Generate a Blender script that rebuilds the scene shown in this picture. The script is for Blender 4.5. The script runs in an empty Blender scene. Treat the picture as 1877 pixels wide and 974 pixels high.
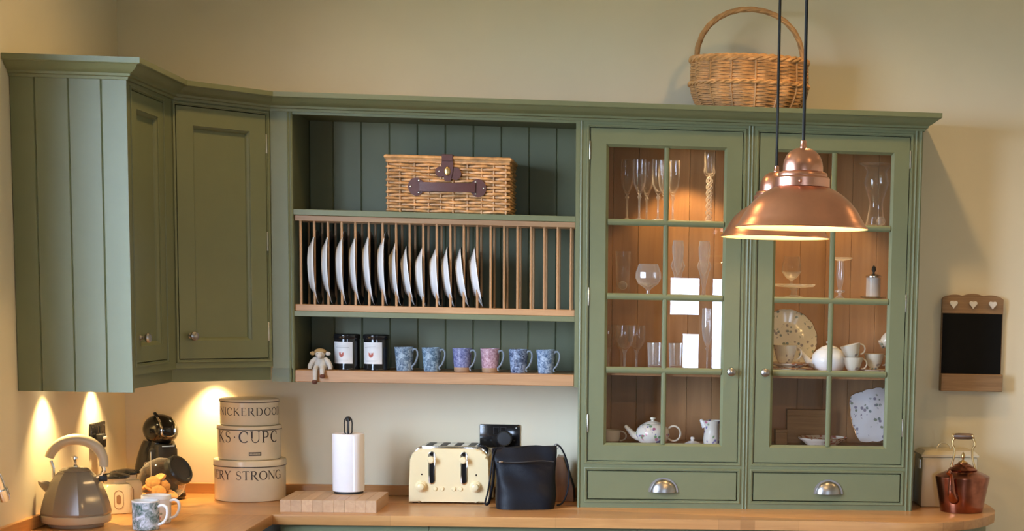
import bpy, bmesh, math, random
from math import pi, sin, cos, radians, sqrt, atan2
from mathutils import Vector, Matrix
rnd = random.Random(7)
SC = bpy.context.scene
COL = SC.collection

# ------------------------------------------------------------------ camera
cam_d = bpy.data.cameras.new('camera')
cam = bpy.data.objects.new('camera', cam_d)
COL.objects.link(cam)
RIGHT = Vector((0.99599717, -0.08668329, 0.02180922))
DOWN = Vector((0.0122118, -0.10974367, -0.9938849))
FWD = Vector((0.08854664, 0.99017288, -0.10824583))
m3 = Matrix((RIGHT, -DOWN, -FWD)).transposed()
cam.matrix_world = Matrix.Translation((0, -6.117, 1.652)) @ m3.to_4x4()
cam_d.sensor_fit = 'HORIZONTAL'
cam_d.sensor_width = 36.0
cam_d.lens = 36.0 * 3000.0 / 1877.0
cam_d.shift_x = -(1435.58 - 938.5) / 1877.0
cam_d.shift_y = (880.55 - 487.0) / 1877.0
cam_d.clip_start = 0.05
SC.camera = cam
SC.cycles.transparent_max_bounces = 48
SC.cycles.sample_clamp_indirect = 6.0

# ------------------------------------------------------------------ world and exposure
SC.view_settings.view_transform = 'Standard'
SC.view_settings.look = 'None'
SC.view_settings.gamma = 1.0
SC.view_settings.exposure = 0.0
SC.view_settings.use_curve_mapping = False
w = bpy.data.worlds.new('sky')
SC.world = w
w.use_nodes = True
wt_ = w.node_tree
bg = wt_.nodes['Background']
geo_ = wt_.nodes.new('ShaderNodeTexCoord')
sep_ = wt_.nodes.new('ShaderNodeSeparateXYZ')
wr_ = wt_.nodes.new('ShaderNodeValToRGB')      # dim garden ground below the horizon, overcast sky above
wr_.color_ramp.elements[0].position = 0.42
wr_.color_ramp.elements[0].color = (0.13, 0.15, 0.11, 1)
wr_.color_ramp.elements[1].position = 0.49
wr_.color_ramp.elements[1].color = (0.64, 0.82, 1.14, 1)
ma_ = wt_.nodes.new('ShaderNodeMapRange')
ma_.inputs['From Min'].default_value = -1.0
wt_.links.new(geo_.outputs['Generated'], sep_.inputs[0])
wt_.links.new(sep_.outputs['Z'], ma_.inputs['Value'])
wt_.links.new(ma_.outputs['Result'], wr_.inputs['Fac'])
wt_.links.new(wr_.outputs['Color'], bg.inputs['Color'])
bg.inputs['Strength'].default_value = 38.0

WARM = (1.0, 0.62, 0.26)
def light(name, kind, loc, energy, color, target=None, **kw):
    d = bpy.data.lights.new(name, kind)
    o = bpy.data.objects.new(name, d)
    COL.objects.link(o)
    o.location = loc
    d.energy = energy
    d.color = color
    for k, v in kw.items():
        setattr(d, k, v)
    if target is not None:
        o.rotation_euler = (Vector(target) - Vector(loc)).to_track_quat('-Z', 'Y').to_euler()
    return o
# daylight comes in through the window over the sink (left wall) and the rear window
def portal(name, loc, target, sx, sy):
    o = light(name, 'AREA', loc, 1.0, (1, 1, 1), target, shape='RECTANGLE', size=sx, size_y=sy)
    o.data.cycles.is_portal = True
portal('window_portal', (-1.90, -2.46, 1.80), (0, -2.46, 1.80), 1.68, 1.5)
portal('rear_window_portal', (0.65, -8.05, 1.45), (0.65, 0, 1.45), 0.8, 0.8)
# recessed ceiling downlights along the cabinets and over the room
for i, (x, y, e) in enumerate(((-1.0, -1.0, 44), (0.62, -0.95, 48), (2.25, -0.85, 36), (-0.6, -3.6, 10), (1.4, -3.6, 22))):
    light('ceiling_downlight', 'SPOT', (x, y, 3.16), e, WARM, (x, y, 0), spot_size=radians(135), spot_blend=0.9, shadow_soft_size=0.045)

# ------------------------------------------------------------------ materials
def newmat(name):
    m = bpy.data.materials.new(name)
    m.use_nodes = True
    nt = m.node_tree
    return m, nt, nt.nodes['Principled BSDF']
def setp(b, **kw):
    for k, v in kw.items():
        b.inputs[k.replace('_', ' ')].default_value = v
def rgba(c):
    return (c[0], c[1], c[2], 1)
def coords(nt, scale=(1, 1, 1), kind='Object', rot=(0, 0, 0)):
    tc = nt.nodes.new('ShaderNodeTexCoord')
    mp = nt.nodes.new('ShaderNodeMapping')
    mp.inputs['Scale'].default_value = scale
    mp.inputs['Rotation'].default_value = rot
    nt.links.new(tc.outputs[kind], mp.inputs['Vector'])
    return mp.outputs['Vector']
def noise(nt, vec, scale, detail=3, rough=0.55, dist=0.0):
    n = nt.nodes.new('ShaderNodeTexNoise')
    n.inputs['Scale'].default_value = scale
    n.inputs['Detail'].default_value = detail
    n.inputs['Roughness'].default_value = rough
    n.inputs['Distortion'].default_value = dist
    nt.links.new(vec, n.inputs['Vector'])
    return n.outputs['Fac']
def ramp(nt, fac, stops, interp='LINEAR'):
    r = nt.nodes.new('ShaderNodeValToRGB')
    r.color_ramp.interpolation = interp
    el = r.color_ramp.elements
    while len(el) < len(stops):
        el.new(0.5)
    for e, (p, c) in zip(el, stops):
        e.position = p
        e.color = rgba(c)
    nt.links.new(fac, r.inputs['Fac'])
    return r.outputs['Color']
def bump(nt, b, h, strength=0.2, dist=0.002):
    n = nt.nodes.new('ShaderNodeBump')
    n.inputs['Strength'].default_value = strength
    n.inputs['Distance'].default_value = dist
    nt.links.new(h, n.inputs['Height'])
    nt.links.new(n.outputs['Normal'], b.inputs['Normal'])
def plain(name, col, rough=0.5, metal=0.0, var=0.06, nscale=30, bmp=0.0, **kw):
    m, nt, b = newmat(name)
    kw = {k.replace('Specular_IOR', 'Specular_IOR'): v for k, v in kw.items()}
    setp(b, Roughness=rough, Metallic=metal, **kw)
    v = coords(nt)
    f = noise(nt, v, nscale)
    lo = [c * (1 - var) for c in col]
    hi = [min(1, c * (1 + var)) for c in col]
    nt.links.new(ramp(nt, f, ((0.3, lo), (0.7, hi))), b.inputs['Base Color'])
    if bmp:
        bump(nt, b, noise(nt, v, nscale * 6), bmp)
    return m
def wood(name, a, c, axis=0, scale=1.0, rough=0.45, stave=None):
    """grain runs along axis; stave = (length, width, plane axis) gives glued staves of different tone"""
    m, nt, b = newmat(name)
    setp(b, Roughness=rough)
    s = [38 * scale] * 3
    s[axis] = 2.2 * scale
    v = coords(nt, s)
    f = noise(nt, v, 1.6, 5, 0.6, 0.6)
    mid = [(p + q) / 2 for p, q in zip(a, c)]
    col = ramp(nt, f, ((0.25, a), (0.5, mid), (0.72, c)))
    oi = nt.nodes.new('ShaderNodeObjectInfo')
    hs = nt.nodes.new('ShaderNodeHueSaturation')
    mr = nt.nodes.new('ShaderNodeMapRange')
    mr.inputs['To Min'].default_value = 0.9
    mr.inputs['To Max'].default_value = 1.1
    nt.links.new(oi.outputs['Random'], mr.inputs['Value'])
    nt.links.new(mr.outputs['Result'], hs.inputs['Value'])
    nt.links.new(col, hs.inputs['Color'])
    out = hs.outputs['Color']
    if stave:
        bt = nt.nodes.new('ShaderNodeTexBrick')
        bt.inputs['Scale'].default_value = 1.0
        bt.inputs['Mortar Size'].default_value = 0.0006
        bt.inputs['Brick Width'].default_value = stave[0]
        bt.inputs['Row Height'].default_value = stave[1]
        bt.inputs['Color1'].default_value = (0.90, 0.89, 0.88, 1)
        bt.inputs['Color2'].default_value = (1.06, 1.05, 1.03, 1)
        bt.inputs['Mortar'].default_value = (0.72, 0.68, 0.62, 1)
        bt.offset_frequency = 2
        vv = coords(nt, (1, 1, 1), 'Object', stave[2])
        nt.links.new(vv, bt.inputs['Vector'])
        mx = nt.nodes.new('ShaderNodeMix')
        mx.data_type = 'RGBA'
        mx.blend_type = 'MULTIPLY'
        mx.inputs[0].default_value = 1.0
        nt.links.new(out, mx.inputs[6])
        nt.links.new(bt.outputs['Color'], mx.inputs[7])
        out = mx.outputs[2]
    nt.links.new(out, b.inputs['Base Color'])
    bump(nt, b, f, 0.12, 0.001)
    return m
def spotted(name, base, spots, scale, thr=0.28, rough=0.15, second=None, bands=None):
    """glazed china with a printed pattern of small flowers"""
    m, nt, b = newmat(name)
    setp(b, Roughness=rough)
    v = coords(nt)
    vo = nt.nodes.new('ShaderNodeTexVoronoi')
    vo.inputs['Scale'].default_value = scale
    nt.links.new(v, vo.inputs['Vector'])
    mask = ramp(nt, vo.outputs['Distance'], ((thr, (1, 1, 1)), (thr + 0.06, (0, 0, 0))))
    n2 = noise(nt, v, scale * 0.35, 1)
    gate = ramp(nt, n2, ((0.5, (0, 0, 0)), (0.54, (1, 1, 1))))
    mul = nt.nodes.new('ShaderNodeMath')
    mul.operation = 'MULTIPLY'
    nt.links.new(mask, mul.inputs[0])
    nt.links.new(gate, mul.inputs[1])
    sc_ = ramp(nt, vo.outputs['Color'], tuple((i / len(spots), s) for i, s in enumerate(spots)), 'CONSTANT')
    mx = nt.nodes.new('ShaderNodeMix')
    mx.data_type = 'RGBA'
    nt.links.new(mul.outputs[0], mx.inputs[0])
    mx.inputs[6].default_value = rgba(base)
    nt.links.new(sc_, mx.inputs[7])
    nt.links.new(mx.outputs[2], b.inputs['Base Color'])
    return m
def mottled(name, a, c, scale, rough=0.25):
    m, nt, b = newmat(name)
    setp(b, Roughness=rough)
    f = noise(nt, coords(nt), scale, 6, 0.72, 1.2)
    mid = [(p + q) / 2 for p, q in zip(a, c)]
    nt.links.new(ramp(nt, f, ((0.38, a), (0.5, mid), (0.6, c))), b.inputs['Base Color'])
    return m
def thinglass(name, tint=(0.97, 0.98, 0.97), edge=0.75, power=3.0, base=0.03, rough=0.03, milk=0.0):
    m = bpy.data.materials.new(name)
    m.use_nodes = True
    nt = m.node_tree
    nt.nodes.clear()
    out = nt.nodes.new('ShaderNodeOutputMaterial')
    tr = nt.nodes.new('ShaderNodeBsdfTransparent')
    tr.inputs['Color'].default_value = rgba(tint)
    gl = nt.nodes.new('ShaderNodeBsdfGlossy')
    gl.inputs['Roughness'].default_value = rough
    lw = nt.nodes.new('ShaderNodeLayerWeight')
    lw.inputs['Blend'].default_value = 0.5
    pw = nt.nodes.new('ShaderNodeMath')
    pw.operation = 'POWER'
    pw.inputs[1].default_value = power
    nt.links.new(lw.outputs['Facing'], pw.inputs[0])
    mr = nt.nodes.new('ShaderNodeMapRange')
    mr.inputs['To Min'].default_value = base
    mr.inputs['To Max'].default_value = edge
    nt.links.new(pw.outputs[0], mr.inputs['Value'])
    surf = gl.outputs[0]
    if milk:      # white diffuse share added so the glass looks lit
        df = nt.nodes.new('ShaderNodeBsdfTranslucent')
        df.inputs['Color'].default_value = (0.95, 0.93, 0.9, 1)
        d2 = nt.nodes.new('ShaderNodeBsdfDiffuse')
        d2.inputs['Color'].default_value = (0.95, 0.93, 0.9, 1)
        m1 = nt.nodes.new('ShaderNodeMixShader')
        m1.inputs[0].default_value = 0.5
        nt.links.new(df.outputs[0], m1.inputs[1])
        nt.links.new(d2.outputs[0], m1.inputs[2])
        m2 = nt.nodes.new('ShaderNodeMixShader')
        m2.inputs[0].default_value = milk
        nt.links.new(gl.outputs[0], m2.inputs[1])
        nt.links.new(m1.outputs[0], m2.inputs[2])
        surf = m2.outputs[0]
    mx = nt.nodes.new('ShaderNodeMixShader')
    nt.links.new(mr.outputs['Result'], mx.inputs[0])
    nt.links.new(tr.outputs[0], mx.inputs[1])
    nt.links.new(surf, mx.inputs[2])
    nt.links.new(mx.outputs[0], out.inputs['Surface'])
    return m
def emit(name, col, strength):
    m = bpy.data.materials.new(name)
    m.use_nodes = True
    nt = m.node_tree
    nt.nodes.clear()
    out = nt.nodes.new('ShaderNodeOutputMaterial')
    e = nt.nodes.new('ShaderNodeEmission')
    e.inputs['Color'].default_value = rgba(col)
    e.inputs['Strength'].default_value = strength
    nt.links.new(e.outputs[0], out.inputs['Surface'])
    return m

WALL = plain('wall_paint', (0.76, 0.685, 0.50), 0.85, var=0.03, nscale=3, bmp=0.05)
CEIL = plain('ceiling_bounce_tone', (0.70, 0.66, 0.58), 0.85, var=0.03)  # even tone, set for how much light the unseen ceiling bounces
FLOOR = wood('floor_oak', (0.16, 0.10, 0.05), (0.26, 0.16, 0.08), 1, 1, 0.4, (1.2, 0.14, (0, 0, pi / 2)))
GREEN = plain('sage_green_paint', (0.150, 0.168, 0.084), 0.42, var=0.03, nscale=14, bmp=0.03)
DGREEN = plain('sage_green_paint_shaded', (0.138, 0.150, 0.082), 0.5, var=0.04, nscale=14, bmp=0.03)  # same green made darker, the dim inside of the unit put into the colour
OAK = wood('oak_rails', (0.37, 0.19, 0.082), (0.52, 0.30, 0.14), 0)
OAKV = wood('oak_dowels', (0.37, 0.19, 0.082), (0.52, 0.30, 0.14), 2)
OAKBACK = wood('oak_veneer_lining', (0.30, 0.145, 0.055), (0.42, 0.22, 0.09), 2, 0.6, 0.5)
TOPX = wood('oak_worktop', (0.46, 0.215, 0.072), (0.62, 0.32, 0.115), 0, 0.8, 0.28, (0.55, 0.043, (0, 0, 0)))
TOPY = wood('oak_worktop_along_wall', (0.46, 0.215, 0.072), (0.62, 0.32, 0.115), 1, 0.8, 0.28, (0.55, 0.043, (0, 0, pi / 2)))
BOARD = wood('pale_maple', (0.46, 0.275, 0.145), (0.58, 0.37, 0.205), 1, 1.0, 0.45)
DARKWOOD = wood('rustic_brown_wood', (0.21, 0.115, 0.05), (0.36, 0.215, 0.10), 0, 1.2, 0.6)
BLOCKWOOD = wood('acacia_wood', (0.20, 0.09, 0.035), (0.38, 0.19, 0.08), 2, 1.0, 0.4)
COPPER = plain('brushed_copper', (0.80, 0.41, 0.29), 0.30, 1.0, 0.05, 20)
OLDCOPPER = plain('aged_copper', (0.30, 0.105, 0.06), 0.22, 1.0, 0.4, 18)
BRASS = plain('brass', (0.62, 0.43, 0.19), 0.3, 1.0)
PEWTER = plain('pewter', (0.36, 0.34, 0.32), 0.32, 1.0, 0.1)
CHROME = plain('chrome', (0.80, 0.80, 0.80), 0.12, 1.0, 0.02)
STEEL = plain('hinge_steel', (0.75, 0.72, 0.64), 0.3, 1.0)
REFL = plain('pale_gold_reflector', (0.9, 0.75, 0.42), 0.55)
CABLE = plain('black_cable', (0.008, 0.008, 0.008), 0.6)
BLACK = plain('black_gloss_plastic', (0.010, 0.010, 0.011), 0.12)
BLACKM = plain('black_matt_plastic', (0.014, 0.014, 0.015), 0.5)
JARLID = plain('dark_grey_lid', (0.035, 0.037, 0.036), 0.25)
GRIPWOOD = plain('dark_turned_wood', (0.085, 0.042, 0.020), 0.4, var=0.2)
SLATE = plain('chalkboard_black', (0.007, 0.007, 0.007), 0.8, Specular_IOR_Level=0.12)
LEATHERB = plain('black_leather', (0.007, 0.008, 0.012), 0.42, bmp=0.3, nscale=50, Specular_IOR_Level=0.16)
LEATHER = plain('brown_leather', (0.085, 0.024, 0.018), 0.42, bmp=0.2, nscale=40)
CREAM = plain('cream_enamel', (0.84, 0.72, 0.44), 0.2, var=0.01)
CREAMT = plain('cream_tin', (0.74, 0.64, 0.46), 0.25, var=0.02)
CREAMB = plain('cream_bin_enamel', (0.56, 0.47, 0.31), 0.35, var=0.02)
INK = plain('dark_brown_ink', (0.045, 0.032, 0.025), 0.4)
WHITE = plain('white_glaze', (0.84, 0.84, 0.84), 0.16, var=0.01)
DARKGLAZE = plain('dark_slate_glaze', (0.020, 0.026, 0.030), 0.2)
WARMWHITE = plain('cream_glaze', (0.72, 0.66, 0.56), 0.15, var=0.01)
PAPER = plain('kitchen_paper', (0.86, 0.85, 0.87), 0.9, bmp=0.12, nscale=50, var=0.01)
LABEL = plain('white_label_paper', (0.72, 0.70, 0.68), 0.6, var=0.02)
LABELINK = plain('grey_label_ink', (0.38, 0.36, 0.35), 0.6)
CREST = plain('red_crest_ink', (0.45, 0.10, 0.06), 0.6)
HEART = plain('white_painted_heart', (0.74, 0.70, 0.64), 0.5)
WILLOW = plain('willow', (0.56, 0.30, 0.12), 0.5, var=0.35, nscale=26)
WILLOW2 = plain('golden_wicker', (0.58, 0.31, 0.12), 0.5, var=0.4, nscale=30)
WILLOWD = plain('wicker_stakes', (0.46, 0.26, 0.11), 0.55, var=0.3, nscale=26)
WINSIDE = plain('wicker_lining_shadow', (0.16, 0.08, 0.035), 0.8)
KGREY = plain('grey_enamel', (0.235, 0.20, 0.16), 0.16, var=0.02)
KCREAM = plain('cream_plastic', (0.52, 0.44, 0.32), 0.3, var=0.02)
TOYTAN = plain('tan_plush', (0.33, 0.22, 0.09), 0.9, bmp=0.5, nscale=80)
TOYWHITE = plain('cream_plush', (0.50, 0.46, 0.40), 0.9, bmp=0.5, nscale=80)
TOYFOOT = plain('brown_plush', (0.10, 0.035, 0.02), 0.9)
BISCUIT = plain('biscuit', (0.62, 0.30, 0.09), 0.8, var=0.3, nscale=60, bmp=0.4)
CLAY = plain('bare_clay', (0.32, 0.19, 0.10), 0.6)
MUGB1 = mottled('pale_blue_print', (0.045, 0.085, 0.14), (0.34, 0.44, 0.52), 75)
MUGB2 = mottled('teal_blue_print', (0.03, 0.07, 0.12), (0.30, 0.42, 0.52), 75)
MUGV = mottled('violet_blue_print', (0.07, 0.08, 0.20), (0.26, 0.28, 0.46), 90)
MUGP = mottled('pink_print', (0.26, 0.13, 0.17), (0.56, 0.38, 0.42), 90)
MUGN = mottled('navy_print', (0.012, 0.025, 0.07), (0.28, 0.36, 0.50), 70)
MUGB3 = mottled('sky_blue_print', (0.045, 0.09, 0.17), (0.36, 0.46, 0.58), 80)
MUGIN = plain('dark_mug_inside', (0.08, 0.10, 0.13), 0.3)
MUGH = plain('blue_grey_handle', (0.20, 0.24, 0.28), 0.2)
GARDEN = mottled('garden_print', (0.03, 0.10, 0.08), (0.62, 0.70, 0.82), 38, 0.12)
FLORAL = spotted('floral_china', (0.70, 0.65, 0.55), ((0.20, 0.24, 0.25), (0.30, 0.26, 0.27), (0.24, 0.28, 0.22)), 70, 0.36)
FLORALC = spotted('cool_floral_china', (0.72, 0.72, 0.76), ((0.20, 0.25, 0.25), (0.28, 0.26, 0.34), (0.24, 0.28, 0.22)), 62, 0.34)
FLORALP = spotted('bright_floral_china', (0.66, 0.62, 0.56), ((0.42, 0.12, 0.20), (0.18, 0.16, 0.36), (0.16, 0.28, 0.14), (0.55, 0.22, 0.28)), 75, 0.42)
FLORALR = spotted('red_rimmed_china', (0.66, 0.60, 0.52), ((0.32, 0.08, 0.05), (0.38, 0.14, 0.09), (0.26, 0.12, 0.06)), 60, 0.5)
GILT = plain('gilt_edge', (0.50, 0.26, 0.12), 0.25, 0.7, 0.3, 60)
PINKMUG = spotted('pink_sprig_china', (0.80, 0.76, 0.75), ((0.55, 0.2, 0.25), (0.3, 0.35, 0.3)), 70, 0.35)
PANE = thinglass('window_glass', (0.97, 0.97, 0.96), 0.6, 4.0, 0.04, 0.0)
GLASS = thinglass('drinking_glass', (0.985, 0.985, 0.98), 0.75, 2.6, 0.035, 0.05, 0.30)
CUT = thinglass('cut_crystal', (0.97, 0.97, 0.97), 0.75, 1.8, 0.17, 0.10, 0.62)
SHELFG = thinglass('shelf_glass', (0.95, 0.97, 0.95), 0.5, 4.0, 0.03, 0.02)
SILVER = plain('silver_plate', (0.62, 0.60, 0.56), 0.2, 1.0)
SMOKED = plain('etched_glass_drum', (0.52, 0.47, 0.44), 0.3)
BULB = emit('lit_bulb', (1.0, 0.78, 0.42), 25)
LED = emit('lit_led', (1.0, 0.80, 0.5), 18)

# ------------------------------------------------------------------ mesh helpers
I4 = Matrix.Identity(4)
class MB:
    def __init__(s):
        s.b = bmesh.new()
    def v(s, p, M):
        return s.b.verts.new(M @ Vector(p))
    def face(s, vs):
        try:
            return s.b.faces.new(vs)
        except ValueError:
            return None
    def box(s, x0, x1, y0, y1, z0, z1, bev=0.0, M=I4, seg=2):
        vs = [s.v(p, M) for p in ((x0, y0, z0), (x1, y0, z0), (x1, y1, z0), (x0, y1, z0), (x0, y0, z1), (x1, y0, z1), (x1, y1, z1), (x0, y1, z1))]
        fs = [s.face([vs[i] for i in q]) for q in ((0, 3, 2, 1), (4, 5, 6, 7), (0, 1, 5, 4), (1, 2, 6, 5), (2, 3, 7, 6), (3, 0, 4, 7))]
        if bev:
            es = set(e for f in fs for e in f.edges)
            bmesh.ops.bevel(s.b, geom=list(es), offset=bev, segments=seg, affect='EDGES', profile=0.5)
        return s
    def rings(s, rings, closed=False, cap0=True, cap1=True, loop=True):
        rv = [[r] if isinstance(r, bmesh.types.BMVert) else r for r in rings]
        n = len(rv)
        for i in range(n if closed else n - 1):
            a, c = rv[i], rv[(i + 1) % n]
            if len(a) == 1 and len(c) == 1:
                continue
            k = max(len(a), len(c))
            for j in range(k if loop else k - 1):
                j2 = (j + 1) % k
                if len(a) == 1:
                    s.face((a[0], c[j2], c[j]))
                elif len(c) == 1:
                    s.face((a[j], a[j2], c[0]))
                else:
                    s.face((a[j], a[j2], c[j2], c[j]))
        if not closed and loop:
            if cap0 and len(rv[0]) > 2:
                s.face(rv[0][::-1])
            if cap1 and len(rv[-1]) > 2:
                s.face(rv[-1])
        return s
    def lathe(s, prof, n=24, M=I4, sx=1.0, sy=1.0, cap0=True, cap1=True, wob=None):
        R = []
        for r, z in prof:
            if r < 1e-6:
                R.append([s.v((0, 0, z), M)])
            else:
                R.append([s.v((sx * r * (wob(2 * pi * i / n) if wob else 1) * cos(2 * pi * i / n), sy * r * (wob(2 * pi * i / n) if wob else 1) * sin(2 * pi * i / n), z), M) for i in range(n)])
        return s.rings(R, False, cap0, cap1)
    def loft(s, secs, n=32, M=I4, cap0=True, cap1=True):
        """secs: (cx, cy, z, rx, ry, power) superellipse sections"""
        R = []
        for cx, cy, z, rx, ry, pw in secs:
            ring = []
            for i in range(n):
                a = 2 * pi * i / n
                ca, sa = cos(a), sin(a)
                ring.append(s.v((cx + rx * math.copysign(abs(ca) ** (2 / pw), ca), cy + ry * math.copysign(abs(sa) ** (2 / pw), sa), z), M))
            R.append(ring)
        return s.rings(R, False, cap0, cap1)
    def ball(s, c, r, n=16, k=10, M=I4):
        if not hasattr(r, '__len__'):
            r = (r, r, r)
        R = []
        for i in range(k + 1):
            t = -pi / 2 + pi * i / k
            if i in (0, k):
                R.append([s.v((c[0], c[1], c[2] + r[2] * sin(t)), M)])
            else:
                R.append([s.v((c[0] + r[0] * cos(t) * cos(2 * pi * j / n), c[1] + r[1] * cos(t) * sin(2 * pi * j / n), c[2] + r[2] * sin(t)), M) for j in range(n)])
        return s.rings(R)
    def tube(s, pts, r, n=8, closed=False, M=I4, flat=None, up=None):
        P = [Vector(p) for p in pts]
        N = len(P)
        rr = r if hasattr(r, '__len__') else [r] * N
        T = []
        for i in range(N):
            a = P[(i - 1) % N] if closed or i else P[i]
            c = P[(i + 1) % N] if closed or i < N - 1 else P[i]
            T.append((c - a).normalized())
        u = Vector(up) if up else (Vector((0, 0, 1)) if abs(T[0].z) < 0.9 else Vector((1, 0, 0)))
        R = []
        for i in range(N):
            u = (u - T[i] * u.dot(T[i]))
            u = u.normalized() if u.length > 1e-6 else T[i].orthogonal().normalized()
            q = T[i].cross(u)
            f = flat or 1.0
            R.append([s.v(P[i] + u * rr[i] * cos(2 * pi * j / n) + q * rr[i] * f * sin(2 * pi * j / n), M) for j in range(n)])
        return s.rings(R, closed)
    def prism(s, outline, d0, d1, plane='xz', M=I4, bev=0.0):
        """outline: 2d points; plane xz extrudes along y, xy extrudes along z, yz along x"""
        def mk(p, d):
            return {'xz': (p[0], d, p[1]), 'xy': (p[0], p[1], d), 'yz': (d, p[0], p[1])}[plane]
        A = [s.v(mk(p, d0), M) for p in outline]
        B = [s.v(mk(p, d1), M) for p in outline]
        fs = [s.face(A), s.face(B[::-1])]
        k = len(outline)
        for i in range(k):
            fs.append(s.face((A[i], B[i], B[(i + 1) % k], A[(i + 1) % k])))
        if bev:
            es = set(e for f in (fs[0], fs[1]) if f for e in f.edges)
            bmesh.ops.bevel(s.b, geom=list(es), offset=bev, segments=3, affect='EDGES', profile=0.5)
        return s
    def frame(s, x0, x1, z0, z1, prof, M=I4):
        """mitred picture frame; prof = closed polygon of (inset from the outer edge, y)"""
        R = []
        for sx, sz in ((0, 0), (1, 0), (1, 1), (0, 1)):
            R.append([s.v((x0 + i if sx == 0 else x1 - i, y, z0 + i if sz == 0 else z1 - i), M) for i, y in prof])
        return s.rings(R, True)
    def sweep(s, path, prof, M=I4):
        """mitred moulding along a plan path; prof = closed polygon of (outward, z); outward is to the right of travel"""
        P = [Vector((p[0], p[1])) for p in path]
        R = []
        for i in range(len(P)):
            d0 = (P[i] - P[i - 1]).normalized() if i else None
            d1 = (P[i + 1] - P[i]).normalized() if i < len(P) - 1 else None
            nn = [Vector((d.y, -d.x)) for d in (d0, d1) if d is not None]
            if len(nn) == 2:
                m_ = (nn[0] + nn[1]).normalized()
                m_ = m_ / max(0.2, m_.dot(nn[0]))
            else:
                m_ = nn[0]
            R.append([s.v((P[i].x + m_.x * o, P[i].y + m_.y * o, z), M) for o, z in prof])
        return s.rings(R)
    def done(s, name, mat, parent=None, label=None, loc=None, rot=None, smooth=35, mats=None):
        bmesh.ops.recalc_face_normals(s.b, faces=s.b.faces[:])
        me = bpy.data.meshes.new(name)
        s.b.to_mesh(me)
        s.b.free()
        me.materials.append(mat)
        if smooth:
            me.polygons.foreach_set('use_smooth', [True] * len(me.polygons))
            me.set_sharp_from_angle(angle=radians(smooth))
        o = bpy.data.objects.new(name, me)
        COL.objects.link(o)
        if parent:
            o.parent = parent
        if loc is not None:
            o.location = loc
        if rot is not None:
            o.rotation_euler = rot
        if label:
            o['label'] = label
        return o
def thing(name, label, cat, loc=(0, 0, 0), rz=0.0, group=None):
    o = bpy.data.objects.new(name, None)
    o.empty_display_size = 0.05
    COL.objects.link(o)
    o.location = loc
    o.rotation_euler = (0, 0, rz)
    tag(o, label, cat, group)
    return o
def tag(o, label, cat, group=None):
    o['label'] = label
    o['category'] = cat
    if group:
        o['group'] = group
    return o
def struct(o):
    o['kind'] = 'structure'
    return o
def dup(root, loc, rz=None, label=None, group=None):
    r = root.copy()
    COL.objects.link(r)
    r.location = loc
    if rz is not None:
        r.rotation_euler = (r.rotation_euler[0], r.rotation_euler[1], rz)
    if label:
        r['label'] = label
    if group:
        r['group'] = group
    for ch in list(root.children):
        c = ch.copy()
        COL.objects.link(c)
        c.parent = r
        for g in list(ch.children):
            d = g.copy()
            COL.objects.link(d)
            d.parent = c
    return r
def Rx(a): return Matrix.Rotation(a, 4, 'X')
def Ry(a): return Matrix.Rotation(a, 4, 'Y')
def Rz(a): return Matrix.Rotation(a, 4, 'Z')
def Tr(*p): return Matrix.Translation(p)
TOFRONT = Rx(pi / 2)          # lathe axis z -> -y (towards the room)

# ================================================================== the setting
XL, XR, YB, ZC = -1.855, 3.2, -8.0, 3.2
b = MB(); b.box(XL - 0.3, XR + 0.3, 0.0, 0.2, 0, ZC); struct(b.done('wall_back', WALL))
b = MB()
wy0, wy1, wz0, wz1 = -3.3, -1.62, 1.05, 2.55
b.box(XL - 0.2, XL, YB, wy0, 0, ZC); b.box(XL - 0.2, XL, wy1, 0.0, 0, ZC)
b.box(XL - 0.2, XL, wy0, wy1, 0, wz0); b.box(XL - 0.2, XL, wy0, wy1, wz1, ZC)
struct(b.done('wall_left', WALL))
b = MB(); b.box(XR, XR + 0.2, YB, 0.0, 0, ZC); struct(b.done('wall_right', WALL))
b = MB()
rx0, rx1, rz0, rz1 = 0.25, 1.05, 1.05, 1.85
b.box(XL - 0.2, rx0, YB - 0.2, YB, 0, ZC); b.box(rx1, XR + 0.2, YB - 0.2, YB, 0, ZC)
b.box(rx0, rx1, YB - 0.2, YB, 0, rz0); b.box(rx0, rx1, YB - 0.2, YB, rz1, ZC)
struct(b.done('wall_rear', WALL))
b = MB(); b.box(XL - 0.2, XR + 0.2, YB - 0.2, 0.2, -0.1, 0); struct(b.done('floor', FLOOR))
b = MB(); b.box(XL - 0.2, XR + 0.2, YB - 0.2, 0.2, ZC, ZC + 0.1); struct(b.done('ceiling', CEIL))
# windows: frame with mullions and panes
win = bpy.data.objects.new('window_1', None); COL.objects.link(win); struct(win)
Mw = Tr(XL - 0.1, 0, 0) @ Rz(pi / 2)     # local x runs along the wall (world y)
b = MB(); b.frame(wy0, wy1, wz0, wz1, ((0, -0.03), (0.05, -0.03), (0.05, 0.03), (0, 0.03)), Mw)
b.box((wy0 + wy1) / 2 - 0.025, (wy0 + wy1) / 2 + 0.025, -0.03, 0.03, wz0 + 0.05, wz1 - 0.05, 0, Mw)
b.done('window_frame', WHITE, win)
for q in range(2):
    a0 = wy0 + 0.05 + q * ((wy1 - wy0) / 2 - 0.025)
    b = MB(); b.box(a0, a0 + (wy1 - wy0) / 2 - 0.075, -0.003, 0.003, wz0 + 0.05, wz1 - 0.05, 0, Mw); b.done('pane', PANE, win)
win = bpy.data.objects.new('window_2', None); COL.objects.link(win); struct(win)
Mw = Tr(0, YB - 0.1, 0)
b = MB(); b.frame(rx0 - 0.02, rx1, rz0, rz1, ((0, -0.03), (0.02, -0.03), (0.02, 0.03), (0, 0.03)), Mw)
b.box(0.49, 0.60, -0.03, 0.03, rz0 + 0.02, rz1 - 0.02, 0, Mw); b.done('window_frame', WHITE, win)
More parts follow.
